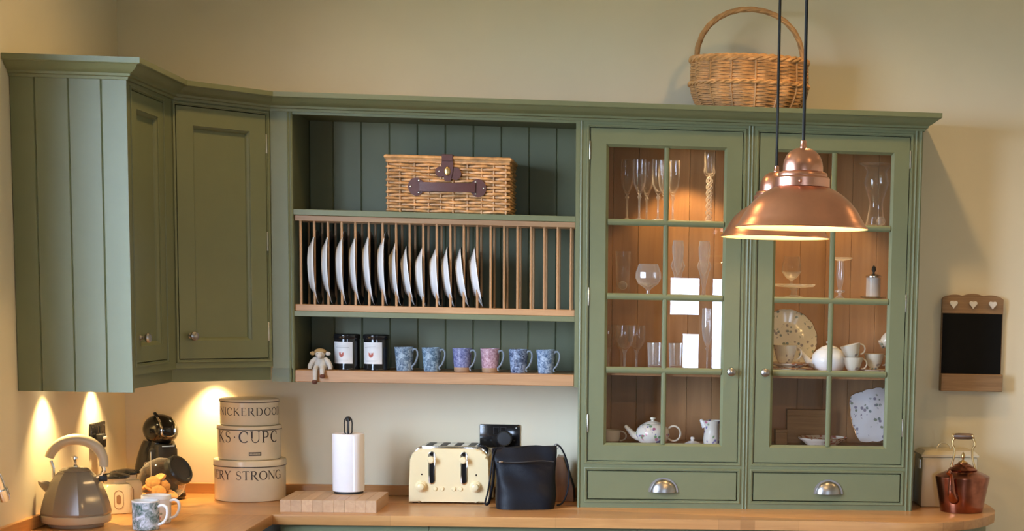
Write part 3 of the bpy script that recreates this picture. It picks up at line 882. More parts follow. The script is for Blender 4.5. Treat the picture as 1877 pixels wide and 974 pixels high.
for k in range(3):
    pts = []
    for i in range(49):
        a = pi * i / 48
        ph = 9 * a + k * 2 * pi / 3
        rr_ = 1.0 + 0.016 * cos(ph)
        pts.append((-0.1885 * cos(a) * rr_, 0.0040 * sin(ph), 0.185 + 0.186 * (sin(a) ** 0.86) * rr_ - (0.02 if i in (0, 48) else 0)))
    b.tube(pts, 0.0075, 7)
b.done('handle', WILLOWD, t, 'tall twisted hoop handle')

# picnic hamper on the top shelf
t = thing('picnic_hamper', 'rectangular wicker picnic hamper with brown leather straps on the top shelf', 'hamper', (-0.666, -0.165, 1.9333), radians(-1.0))
HX, HY = 0.206, 0.112
per = []
def rect_path(hx, hy, step):
    pts, nn = [], []
    for (ax, ay), (bx, by), n_ in (((-hx, -hy), (hx, -hy), (0, -1)), ((hx, -hy), (hx, hy), (1, 0)), ((hx, hy), (-hx, hy), (0, 1)), ((-hx, hy), (-hx, -hy), (-1, 0))):
        L = sqrt((bx - ax) ** 2 + (by - ay) ** 2)
        c = max(2, int(round(L / step)))
        for i in range(c):
            pts.append((ax + (bx - ax) * i / c, ay + (by - ay) * i / c)); nn.append(n_)
    return pts, nn
hp, hn = rect_path(HX, HY, 0.0070)
NH = len(hp)
b = MB(); weave_rings(b, hp, hn, [(0.007 + 0.0104 * k, (1, 1)) for k in range(17)], 28, 0.0052, 0.0050, 0.0012, 6); o = b.done('weave', WILLOW2, t); o['kind'] = 'stuff'
b = MB()
for i in range(28):
    j = int(round((i) * NH / 28)) % NH
    b.tube(((hp[j][0], hp[j][1], 0.001), (hp[j][0], hp[j][1], 0.172)), 0.0036, 5)
o = b.done('stakes', WILLOW2, t); o['kind'] = 'stuff'
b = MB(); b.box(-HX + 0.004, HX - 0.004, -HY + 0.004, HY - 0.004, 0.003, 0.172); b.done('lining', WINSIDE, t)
b = MB()
for k in range(2):
    rp, _ = rect_path(HX + 0.004, HY + 0.004, 0.02)
    b.tube([(x, y, 0.174 + 0.006 * k) for x, y in rp], 0.0042, 6, True)
b.done('upper_border', WILLOW2, t)
b = MB(); b.box(-HX + 0.002, HX - 0.002, -HY + 0.002, HY - 0.002, 0.183, 0.192)
for k in range(22):
    y = -HY + 0.006 + (2 * HY - 0.012) * k / 21
    b.tube(((-HX - 0.006, y, 0.1905), (HX + 0.006, y, 0.1905)), 0.0042, 5)
rp, _ = rect_path(HX + 0.0075, HY + 0.0075, 0.02)
b.tube([(x, y, 0.1885 + rnd.uniform(-0.0006, 0.0006)) for x, y in rp], 0.0072, 7, True)
b.done('lid', WILLOW2, t, 'flat woven wicker lid with a rolled edge')
yf = -HY - 0.0075
def patch(b, cx, cz, rx, rz, y0=yf, th=0.003):
    b.prism([(cx + rx * cos(2 * pi * i / 24), cz + rz * sin(2 * pi * i / 24)) for i in range(24)], y0 - th, y0)
st_ = None
b = MB(); patch(b, -0.108, 0.088, 0.028, 0.031); b.done('leather_pad', LEATHER, t)
b = MB(); patch(b, 0.104, 0.088, 0.028, 0.031); b.done('leather_pad', LEATHER, t)
b = MB(); b.box(-0.088, -0.060, yf - 0.0065, yf - 0.0032, 0.071, 0.105, 0.0008, seg=1); b.done('strap_tab', LEATHER, t)
b = MB(); R = []
for i in range(17):
    q = -1 + 2 * i / 16
    y = yf - 0.005 - 0.004 * (1 - q * q)
    x = -0.001 + 0.096 * q
    R.append([b.v(p, I4) for p in ((x, y - 0.0035, 0.073), (x, y - 0.0035, 0.104), (x, y, 0.104), (x, y, 0.073))])
b.rings(R); b.done('carry_strap', LEATHER, t, 'brown leather carrying strap')
b = MB(); b.prism([(-0.020, 0.182), (0.018, 0.182), (0.020, 0.160), (0.016, 0.135), (0.010, 0.110), (-0.010, 0.110), (-0.016, 0.135), (-0.021, 0.160)], yf - 0.0075, yf - 0.004)
patch(b, -0.026, 0.141, 0.017, 0.018, yf - 0.001); patch(b, 0.026, 0.136, 0.020, 0.022, yf - 0.001)
b.box(-0.020, 0.018, -HY - 0.018, -HY - 0.0157, 0.178, 0.201, 0.001, seg=1); b.box(-0.020, 0.018, -HY - 0.018, -HY + 0.05, 0.1975, 0.2005, 0.001, seg=1)
b.done('lid_strap', LEATHER, t, 'brown leather closing strap')
b = MB(); b.ball((-0.001, yf - 0.0085, 0.143), (0.011, 0.004, 0.016), 16, 8); b.done('clasp', BRASS, t, 'oval brass turn clasp')
for x, z in ((-0.127, 0.088), (-0.099, 0.109), (-0.099, 0.068), (-0.071, 0.095), (-0.071, 0.080), (0.124, 0.088), (0.096, 0.109), (0.096, 0.068), (-0.029, 0.142)):
    b = MB(); b.ball((0, 0, 0), (0.0034, 0.002, 0.0034), 8, 6); b.done('rivet', SILVER, t, None, (x, yf - 0.0042, z))

# ================================================================== middle shelf: toy, black jars, mugs
SH = 1.3802
t = thing('stuffed_toy', 'small cream plush sheep toy sitting on the oak shelf edge', 'toy', (-1.108, -0.268, SH))
b = MB(); b.loft([(0, 0, 0.0, 0.022, 0.020, 2), (0, 0, 0.010, 0.026, 0.023, 2), (0, 0, 0.026, 0.022, 0.019, 2), (0, -0.002, 0.042, 0.014, 0.013, 2), (0, -0.004, 0.050, 0.008, 0.008, 2)], 20)
b.done('body', TOYWHITE, t)
b = MB(); b.ball((0.0, -0.010, 0.056), (0.0165, 0.017, 0.0165), 16, 10); b.ball((0.0, -0.024, 0.050), (0.010, 0.010, 0.010), 12, 8); b.done('head', TOYWHITE, t)
b = MB(); b.ball((0, -0.006, 0.064), (0.021, 0.019, 0.0115), 16, 8); b.done('cap', TOYTAN, t, 'tan woolly top of the head')
for s_ in (-1, 1):
    b = MB(); b.ball((s_ * 0.026, -0.008, 0.058), (0.0095, 0.004, 0.007), 10, 6); b.done('ear', TOYTAN if s_ < 0 else TOYWHITE, t)
    b = MB(); b.tube(((s_ * 0.014, -0.002, 0.040), (s_ * 0.026, -0.008, 0.030), (s_ * 0.034, -0.012, 0.014), (s_ * 0.035, -0.014, 0.003)), [0.008, 0.009, 0.009, 0.007], 10); b.done('arm', TOYWHITE, t)
    lx, lz = (-0.012, -0.034) if s_ < 0 else (0.012, -0.014)
    b = MB(); b.tube(((lx, -0.010, 0.008), (lx, -0.030, 0.009), (lx, -0.0405, 0.002), (lx, -0.043, lz)), [0.008, 0.0085, 0.0085, 0.007], 10); lg = b.done('leg', TOYWHITE, t)
    b = MB(); b.ball((lx + (0.002 if s_ > 0 else -0.001), -0.047, lz - 0.006), (0.010, 0.012, 0.008), 12, 8); b.done('foot', TOYFOOT, lg)
    b = MB(); b.ball((s_ * 0.006, -0.0262, 0.0575), 0.0016, 8, 6); b.done('eye', BLACK, t)

def black_jar(x, y, label):
    t = thing('black_jar', label, 'jar', (x, y, SH), 0, 'black lidded jars')
    b = MB(); b.lathe(((0, 0), (0.043, 0), (0.0455, 0.002), (0.0455, 0.006), (0.044, 0.009), (0.044, 0.108), (0.0455, 0.110), (0, 0.110)), 40); b.done('body', BLACK, t)
    b = MB(); b.lathe(((0.0455, 0.1103), (0.0465, 0.112), (0.0465, 0.122), (0.044, 0.1255), (0.036, 0.127), (0, 0.127)), 40); b.done('lid', BLACK, t)
    a0 = -pi / 2 - 0.30
    def curved(aw0, aw1, z0, z1, r):
        b = MB(); R = [[b.v((r * cos(a0 + aw0 + (aw1 - aw0) * i / 16), r * sin(a0 + aw0 + (aw1 - aw0) * i / 16), z), I4) for i in range(17)] for z in (z0, z1)]
        b.rings(R, loop=False); return b
    lb = curved(-0.90, 0.90, 0.0225, 0.0985, 0.0444).done('label', LABEL, t, 'white paper label with a small red crest')
    for z0, z1, hw in ((0.0785, 0.0800, 0.62), (0.084, 0.0848, 0.40), (0.034, 0.0347, 0.55), (0.030, 0.0306, 0.45)):
        curved(-hw, hw, z0, z1, 0.0446).done('print_line', LABELINK, lb)
    b = MB()
    pts = [(-0.0095, 0.064), (-0.006, 0.060), (-0.003, 0.062), (0, 0.060), (0.003, 0.062), (0.006, 0.060), (0.0095, 0.064), (0.0085, 0.053), (0.006, 0.047), (0, 0.0445), (-0.006, 0.047), (-0.0085, 0.053)]
    vs = [b.v((0.04465 * cos(a0 + p[0] / 0.0445), 0.04465 * sin(a0 + p[0] / 0.0445), p[1]), I4) for p in pts]
    b.face(vs); b.done('crest', CREST, lb, 'small red crest')
black_jar(-1.030, -0.195, 'glossy black lidded jar with white label, beside the toy sheep')
black_jar(-0.928, -0.195, 'glossy black lidded jar with white label, beside the first mug')

def mug(x, y, mat, label, h=0.084, r0=0.0345, r1=0.0265, base=None):
    t = thing('mug', label, 'mug', (x, y, SH), 0, 'mugs in a row on the oak shelf')
    z0 = 0.0
    b = MB()
    prof = [(0, 0.001), (r1 - 0.002, 0.001), (r1, 0.0), (r1 + 0.001, 0.004), (r1 + 0.0035, 0.030), (r1 + 0.0055, 0.056), (r0, h), (r0 - 0.0025, h), (r1 + 0.003, 0.056), (r1, 0.02), (r1 - 0.004, 0.006), (0, 0.005)]
    b.lathe(prof, 40); b.done('body', mat, t)
    if base:
        b = MB(); b.lathe(((r1 + 0.0005, 0.0005), (r1 + 0.0022, 0.004), (r1 + 0.0026, 0.014), (r1 + 0.0020, 0.0165)), 40, cap0=False, cap1=False); b.done('base_band', CLAY, t, 'unglazed brown foot')
    a = radians(-22)
    pts = []
    for p in ((0.028, 0.066), (0.036, 0.077), (0.046, 0.078), (0.052, 0.070), (0.053, 0.058), (0.049, 0.042), (0.041, 0.026), (0.030, 0.016), (0.030, 0.009), (0.034, 0.006)):
        pts.append((p[0] * cos(a), p[0] * sin(a), p[1]))
    b = MB(); b.tube(pts, [0.0038, 0.0042, 0.0036, 0.0033, 0.0033, 0.0033, 0.0033, 0.0035, 0.003, 0.002], 8); b.done('handle', MUGH, t, 'curled mug handle')
mug(-0.828, -0.215, MUGB1, 'pale blue mottled mug, next to the black jars')
mug(-0.733, -0.215, MUGB2, 'teal blue mottled mug between pale blue and violet mugs')
mug(-0.626, -0.215, MUGV, 'violet blue speckled mug with a bare clay foot', base=1)
mug(-0.528, -0.215, MUGP, 'pink speckled mug with a bare clay foot', base=1)
mug(-0.428, -0.215, MUGN, 'dark navy mottled mug, beside the pink mug')
mug(-0.331, -0.215, MUGB3, 'sky blue mottled mug at the end nearest the glazed cabinets')

# ================================================================== inside the glazed cabinets
def glassware(name, label, cat, x, y, z, prof, mat=GLASS, group=None, n=24):
    """one blown piece: bowl, stem and foot turned in one profile"""
    b = MB(); b.lathe(prof, n, cap0=False, cap1=False)
    o = b.done(name, mat, smooth=50); o.location = (x, y, z)
    if mat is GLASS and prof[4][0] < 0.005:      # whiter crystal on stem and knop, their glints put into the material
        o.data.materials.append(CUT)
        zt = max(p[1] for p in prof) * 0.47
        for p in o.data.polygons:
            if p.center.z < zt:
                p.material_index = 1
    tag(o, label, cat, group); return o
def flute(h, rb, rf=0.026, stem=0.40):
    zb = h * stem
    return [(0, 0.0), (rf, 0.0), (rf, 0.0015), (0.006, 0.005), (0.0032, 0.012), (0.0032, zb - 0.022), (0.0075, zb - 0.014), (0.0032, zb - 0.006), (0.008, zb), (rb * 0.85, zb + 0.03), (rb, zb + 0.07), (rb * 0.93, h), (rb * 0.90, h), (rb * 0.95, zb + 0.07), (rb * 0.80, zb + 0.033), (0.006, zb + 0.006), (0, zb + 0.004)]
S1, S2, S3, S4 = 1.9302, 1.6642, 1.3982, 1.1300
gf = 'champagne flutes on the top glass shelf'
for i, (x, y, lb) in enumerate(((-0.050, -0.19, 'champagne flute nearest the hinge side'), (-0.006, -0.225, 'champagne flute, second from the hinge side'), (0.020, -0.13, 'champagne flute at the back, third from the hinge side'), (0.060, -0.235, 'champagne flute with the thick sparkling stem, left of the bar'), (0.083, -0.15, 'champagne flute just behind the glazing bar'), (0.113, -0.20, 'champagne flute on the inner side of the bar'))):
    glassware('champagne_flute', lb + ' on the top shelf', 'glass', x, y, S1, flute(0.213, 0.0235, 0.024, 0.44), group=gf)
def twist_glass(x, y, z):
    t = thing('twisted_vase', 'tall slim crystal vase with a beaded twisted stem, top glass shelf', 'vase', (x, y, z))
    b = MB(); b.lathe(((0, 0), (0.022, 0), (0.022, 0.002), (0.008, 0.006), (0.005, 0.012)), 20); b.done('foot', CUT, t)
    b = MB()
    for k in range(2):
        b.tube([(0.008 * cos(q * 2.3 + k * pi), 0.008 * sin(q * 2.3 + k * pi), 0.010 + 0.15 * q / 9) for q in [i * 9 / 60 for i in range(61)]], 0.005, 6)
    b.done('stem', CUT, t)
    b = MB(); b.lathe(((0.001, 0.160), (0.014, 0.163), (0.021, 0.175), (0.018, 0.20), (0.019, 0.248), (0.017, 0.248), (0.016, 0.20), (0.012, 0.172), (0, 0.168)), 20, cap0=False, cap1=False); b.done('bowl', GLASS, t)
twist_glass(0.242, -0.19, S1)
# second shelf
t = thing('tumbler', 'plain tall glass tumbler with a cut ball base, near the cabinet side', 'glass', (-0.062, -0.19, S2))
b = MB(); b.lathe(((0, 0), (0.022, 0), (0.023, 0.002), (0.027, 0.155), (0.0255, 0.155), (0.0215, 0.03), (0, 0.028)), 24, cap0=False, cap1=False); b.done('body', GLASS, t)
b = MB(); b.ball((0, 0, 0.034), (0.017, 0.017, 0.015), 10, 6); b.done('cut_ball', CUT, t, smooth=0)
def cut_glass(name, label, x, y, z, prof, n=14, group=None):
    b = MB(); b.lathe(prof, n, cap0=False, cap1=False); o = b.done(name, CUT, smooth=0); o.location = (x, y, z); tag(o, label, 'glass', group); return o
cut_glass('brandy_balloon', 'short cut crystal brandy balloon on the second shelf', 0.029, -0.20, S2, [(0, 0), (0.022, 0), (0.022, 0.002), (0.007, 0.007), (0.006, 0.018), (0.009, 0.022), (0.012, 0.026), (0.036, 0.042), (0.046, 0.062), (0.045, 0.082), (0.034, 0.112), (0.033, 0.112), (0.043, 0.082), (0.044, 0.062), (0.034, 0.045), (0.0, 0.030)])
hk = [(0, 0), (0.020, 0), (0.020, 0.002), (0.007, 0.008), (0.0055, 0.03), (0.008, 0.045), (0.017, 0.085), (0.026, 0.108), (0.020, 0.125), (0.018, 0.130), (0.0205, 0.150), (0.0215, 0.175), (0.018, 0.198), (0.017, 0.198), (0.020, 0.175), (0.018, 0.140), (0.012, 0.10), (0, 0.07)]
cut_glass('crystal_goblet', 'tall cut crystal goblet close to the glazing bar, second shelf', 0.134, -0.20, S2, hk, 12, 'pair of tall crystal goblets')
cut_glass('crystal_goblet', 'tall cut crystal goblet nearest the door knob stile, second shelf', 0.228, -0.20, S2, hk, 12, 'pair of tall crystal goblets')
# third shelf
wg = [(0, 0), (0.028, 0), (0.028, 0.0015), (0.006, 0.006), (0.0042, 0.016), (0.0045, 0.055), (0.009, 0.070), (0.022, 0.084), (0.030, 0.105), (0.031, 0.13), (0.029, 0.158), (0.028, 0.158), (0.030, 0.13), (0.029, 0.105), (0.020, 0.086), (0.006, 0.076), (0, 0.075)]
for x, y, lb in ((-0.112, -0.14, 'wine glass partly hidden by the door stile, third shelf'), (-0.052, -0.215, 'wine glass at the front of the group, third shelf'), (-0.066, -0.075, 'wine glass at the back of the group, third shelf'), (-0.010, -0.17, 'wine glass nearest the tumblers, third shelf')):
    glassware('wine_glass', lb, 'glass', x, y, S3, wg, group='wine glasses on the third shelf')
tm = [(0, 0), (0.027, 0), (0.0285, 0.003), (0.0325, 0.098), (0.0305, 0.098), (0.027, 0.018), (0, 0.016)]
glassware('whisky_tumbler', 'heavy glass tumbler beside the wine glasses, third shelf', 'glass', 0.061, -0.21, S3, tm, CUT, 'pair of glass tumblers')
glassware('whisky_tumbler', 'heavy glass tumbler past the glazing bar, third shelf', 'glass', 0.137, -0.21, S3, tm, CUT, 'pair of glass tumblers')
glassware('champagne_flute', 'single tall crystal flute standing on the third shelf', 'glass', 0.244, -0.20, S3, flute(0.225, 0.0215, 0.022, 0.42), CUT)

def loop_handle(b, cx, cz, rx, rz, r, a0=-100, a1=100, n=16, y=0.0):
    b.tube([(cx + rx * cos(radians(a0 + (a1 - a0) * i / n)), y, cz + rz * sin(radians(a0 + (a1 - a0) * i / n))) for i in range(n + 1)], r, 8)
# bottom shelf of the first cabinet
t = thing('teacup', 'small plain cream cup behind the teapot spout, bottom shelf', 'cup', (-0.098, -0.14, S4))
b = MB(); b.lathe(((0, 0), (0.022, 0), (0.030, 0.006), (0.035, 0.044), (0.033, 0.044), (0.028, 0.008), (0, 0.006)), 28); b.done('body', WARMWHITE, t)
b = MB(); loop_handle(b, 0.034, 0.023, 0.020, 0.017, 0.0030); b.done('handle', WARMWHITE, t)
def teapot(loc, label, mat, r, h, spout_s=-1, loop='loop', rz=0.0, lidk=True):
    t = thing('teapot', label, 'teapot', loc, rz)
    b = MB(); b.lathe([(0, 0), (r * 0.62, 0), (r * 0.66, 0.003), (r * 0.86, h * 0.16), (r, h * 0.42), (r * 0.93, h * 0.66), (r * 0.70, h * 0.84), (r * 0.50, h * 0.91), (0, h * 0.91)], 40); b.done('body', mat, t)
    b = MB(); b.lathe([(r * 0.50, h * 0.912), (r * 0.51, h * 0.925), (r * 0.40, h * 0.97), (r * 0.18, h * 1.02), (r * 0.10, h * 1.04), (r * 0.10, h * 1.07), (r * 0.17, h * 1.11), (r * 0.16, h * 1.17), (0, h * 1.20)], 28, cap0=True); b.done('lid', mat if not lidk else WARMWHITE, t)
    b = MB(); b.tube([(spout_s * r * 0.80, 0, h * 0.30), (spout_s * r * 1.15, 0, h * 0.42), (spout_s * r * 1.38, 0, h * 0.62), (spout_s * r * 1.62, 0, h * 0.80)], [r * 0.24, r * 0.19, r * 0.13, r * 0.10], 12); b.done('spout', WARMWHITE, t)
    b = MB(); b.tube([(-spout_s * (r * 1.22 + r * 0.40 * cos(radians(q))), 0, h * 0.48 + h * 0.33 * sin(radians(q))) for q in range(-140, 141, 14)], r * 0.055, 8); b.done('handle', WARMWHITE, t)
    return t
teapot((0.052, -0.195, S4), 'cream teapot with a sprig of purple flowers, bottom shelf', FLORALP, 0.062, 0.082)
t = thing('porcelain_lid', 'small white porcelain lid lying between teapot and jug', 'lid', (0.197, -0.17, S4))
b = MB(); b.lathe(((0, 0), (0.030, 0), (0.030, 0.003), (0.016, 0.010), (0.006, 0.012), (0.006, 0.015), (0.0085, 0.020), (0.006, 0.026), (0, 0.027)), 24); b.done('lid', WHITE, t)
t = thing('milk_jug', 'white flared jug with bright flowers round its base, bottom shelf', 'jug', (0.268, -0.18, S4))
b = MB(); b.lathe(((0, 0), (0.027, 0), (0.031, 0.004), (0.033, 0.020), (0.029, 0.050), (0.030, 0.068), (0.036, 0.088), (0.034, 0.088), (0.028, 0.068), (0.027, 0.05), (0.028, 0.02), (0, 0.006)), 32); b.done('body', FLORALP, t)
b = MB(); b.tube(((-0.025, 0, 0.066), (-0.034, 0, 0.080), (-0.043, 0, 0.091)), [0.014, 0.010, 0.005], 10); b.done('lip', WHITE, t)
b = MB(); loop_handle(b, 0.034, 0.05, 0.018, 0.026, 0.003); b.done('handle', WHITE, t)
# second cabinet
t = thing('hurricane_vase', 'large waisted clear glass vase on the top shelf of the china cabinet', 'vase', (0.845, -0.185, S1))
b = MB(); b.lathe(((0, 0), (0.036, 0), (0.037, 0.003), (0.027, 0.055), (0.024, 0.085), (0.036, 0.125), (0.045, 0.155), (0.036, 0.195), (0.048, 0.217), (0.068, 0.2235), (0.066, 0.2235), (0.046, 0.213), (0.034, 0.195), (0.043, 0.155), (0.034, 0.125), (0.022, 0.085), (0.025, 0.055), (0.034, 0.006), (0, 0.005)), 40, cap0=False, cap1=False); b.done('body', GLASS, t)
b = MB(); b.ball((0.018, -0.012, 0.020), (0.016, 0.012, 0.016), 12, 8); b.done('glass_drop', CUT, t)
t = thing('cake_stand', 'clear glass cake stand with a scalloped edge, second shelf', 'cake stand', (0.556, -0.17, S2))
b = MB(); b.lathe(((0, 0), (0.045, 0), (0.042, 0.004), (0.012, 0.014), (0.010, 0.030), (0.020, 0.040), (0.070, 0.044), (0.078, 0.052), (0.075, 0.053), (0.068, 0.047), (0, 0.047)), 48, cap0=False, cap1=False); b.done('body', CUT, t)
glassware('brandy_glass', 'clear brandy glass standing on the glass cake stand', 'glass', 0.545, -0.175, S2 + 0.0475, [(0, 0), (0.022, 0), (0.022, 0.0015), (0.005, 0.005), (0.004, 0.018), (0.020, 0.028), (0.036, 0.050), (0.034, 0.075), (0.027, 0.104), (0.026, 0.104), (0.033, 0.075), (0.034, 0.05), (0.018, 0.03), (0, 0.026)])
t = thing('glass_candlestick', 'clear glass candlestick with a wide drip tray, behind the bar', 'candlestick', (0.722, -0.18, S2))
b = MB(); b.lathe(((0, 0), (0.018, 0), (0.016, 0.008), (0.006, 0.016), (0.006, 0.024), (0.018, 0.028), (0.018, 0.033), (0.006, 0.037), (0.010, 0.055), (0.014, 0.09), (0.011, 0.125), (0.010, 0.140), (0.042, 0.148), (0.043, 0.152), (0.014, 0.152), (0, 0.150)), 20, cap0=False, cap1=False); b.done('stick', CUT, t)
t = thing('silver_preserve_jar', 'etched glass jar with silver lid and dark knob, on a round tray', 'jar', (0.845, -0.175, S2))
b = MB(); b.lathe(((0, 0.003), (0.012, 0.003), (0.014, 0.0), (0.016, 0.004), (0.046, 0.010), (0.048, 0.014), (0.044, 0.014), (0, 0.012)), 36); b.done('tray', SILVER, t, 'silver tray')
b = MB(); b.lathe(((0.0, 0.0145), (0.026, 0.0145), (0.0265, 0.017), (0.0265, 0.082), (0, 0.083)), 28); b.done('glass_drum', SMOKED, t)
b = MB(); b.lathe(((0, 0.0835), (0.030, 0.0835), (0.030, 0.088), (0.020, 0.094), (0.006, 0.098), (0, 0.099)), 28); b.done('lid', SILVER, t, 'silver lid')
b = MB(); b.lathe(((0.003, 0.0985), (0.004, 0.102), (0.0085, 0.110), (0.007, 0.120), (0, 0.128)), 16); b.done('lid_knob', BLACK, t, 'dark lid knob')
# third shelf china
def dish(name, label, cat, r, M, mat, scallop=0, depth=0.016, edge=True, sq=False):
    b = MB()
    def wob(a):
        k = 1.0
        if sq:
            k = 1.0 / max(abs(cos(a)), abs(sin(a))) ** 0.62
        return k * (1 + scallop * abs(sin(8 * a)) if scallop else k and k)
    b.lathe(plate_profile(r, 0.0035, depth), 96, I4, wob=wob)
    o = b.done(name, mat); o.matrix_world = M; tag(o, label, cat)
    if edge:
        b = MB(); b.tube([(r * wob(2 * pi * i / 96) * cos(2 * pi * i / 96), r * wob(2 * pi * i / 96) * sin(2 * pi * i / 96), depth) for i in range(96)], 0.0012, 5, True); b.done('gilt_rim', GILT, o, 'gilded edge')
    return o
dish('dinner_plate', 'large scalloped floral plate standing upright at the back, third shelf', 'plate', 0.112, Tr(0.540, -0.075, S3 + 0.114) @ Rx(radians(78)), FLORAL, 0.02)
for k, (r_, lb) in enumerate(((0.082, 'lowest gilt saucer of the little stack, third shelf'), (0.070, 'upper gilt plate of the little stack, third shelf'))):
    dish('saucer', lb, 'saucer', r_, Tr(0.545, -0.19, S3 + 0.0025 + 0.017 * k), FLORALR, 0.02, 0.015)
t = thing('teacup', 'floral teacup on the stacked saucers, before the upright plate', 'cup', (0.527, -0.19, S3 + 0.0285))
b = MB(); b.lathe(((0, 0), (0.018, 0), (0.022, 0.004), (0.032, 0.022), (0.041, 0.055), (0.044, 0.070), (0.042, 0.070), (0.030, 0.024), (0, 0.006)), 32); b.done('body', FLORAL, t)
b = MB(); loop_handle(b, 0.040, 0.042, 0.019, 0.022, 0.003); b.done('handle', WARMWHITE, t)
teapot((0.690, -0.17, S3), 'round white teapot with a low domed lid, third shelf', WHITE, 0.066, 0.098, -1, lidk=False)
def cup(loc, label, mat, M=None):
    t = thing('teacup', label, 'cup', loc)
    if M: t.matrix_world = Tr(*loc) @ M
    b = MB(); b.lathe(((0, 0), (0.017, 0), (0.018, 0.006), (0.016, 0.009), (0.024, 0.018), (0.032, 0.040), (0.037, 0.060), (0.035, 0.060), (0.029, 0.038), (0, 0.013)), 32); b.done('body', mat, t)
    b = MB(); loop_handle(b, 0.033, 0.037, 0.017, 0.018, 0.0028); b.done('handle', WARMWHITE, t)
cup((0.770, -0.235, S3), 'footed floral teacup at the bottom of a pair, third shelf', FLORAL)
cup((0.772, -0.235, S3 + 0.047), 'floral teacup tipped into another cup, third shelf', FLORAL, Ry(radians(-14)))
dish('saucer', 'floral saucer under the tipped cup, near the china cabinet hinge', 'saucer', 0.062, Tr(0.862, -0.19, S3 + 0.0025), FLORAL, 0.02, 0.014)
cup((0.853, -0.19, S3 + 0.013), 'floral teacup upright on a saucer, near the hinge stile', FLORAL)
cup((0.878, -0.16, S3 + 0.105), 'pale floral teacup tipped on its side upon another, by the hinge', FLORAL, Ry(radians(62)) @ Rz(0.4))
# bottom shelf
dish('cake_plate', 'square scalloped white plate with grey sprigs, standing on edge', 'plate', 0.098, Tr(0.885, -0.085, S4 + 0.1105) @ Rx(radians(77)) @ Rz(radians(12)), FLORALC, 0.035, 0.012, True, True)
dish('serving_dish', 'flat floral dish with a red patterned rim, bottom shelf', 'dish', 0.090, Tr(0.672, -0.172, S4 + 0.0025), FLORALR, 0.02, 0.030)
for x0, x1, y0, h, lb in ((0.502, 0.545, -0.12, 0.055, 'small dark box standing in for a faint reflection, bottom corner of the china cabinet'), (0.55, 0.70, -0.048, 0.125, 'dull brown box standing in for a faint reflection, back of the bottom shelf')):
    t = thing('reflection_box', lb, 'box', ((x0 + x1) / 2, y0, S4))  # box shapes added to imitate faint reflections in the door glass
    W_ = (x1 - x0) / 2
    b = MB(); b.box(-W_, W_, -0.03, 0.03, 0, h * 0.82, 0.001, seg=1); b.done('body', DARKWOOD, t)
    b = MB(); b.box(-W_ - 0.001, W_ + 0.001, -0.031, 0.031, h * 0.82 + 0.0005, h, 0.001, seg=1); b.done('lid', DARKWOOD, t)

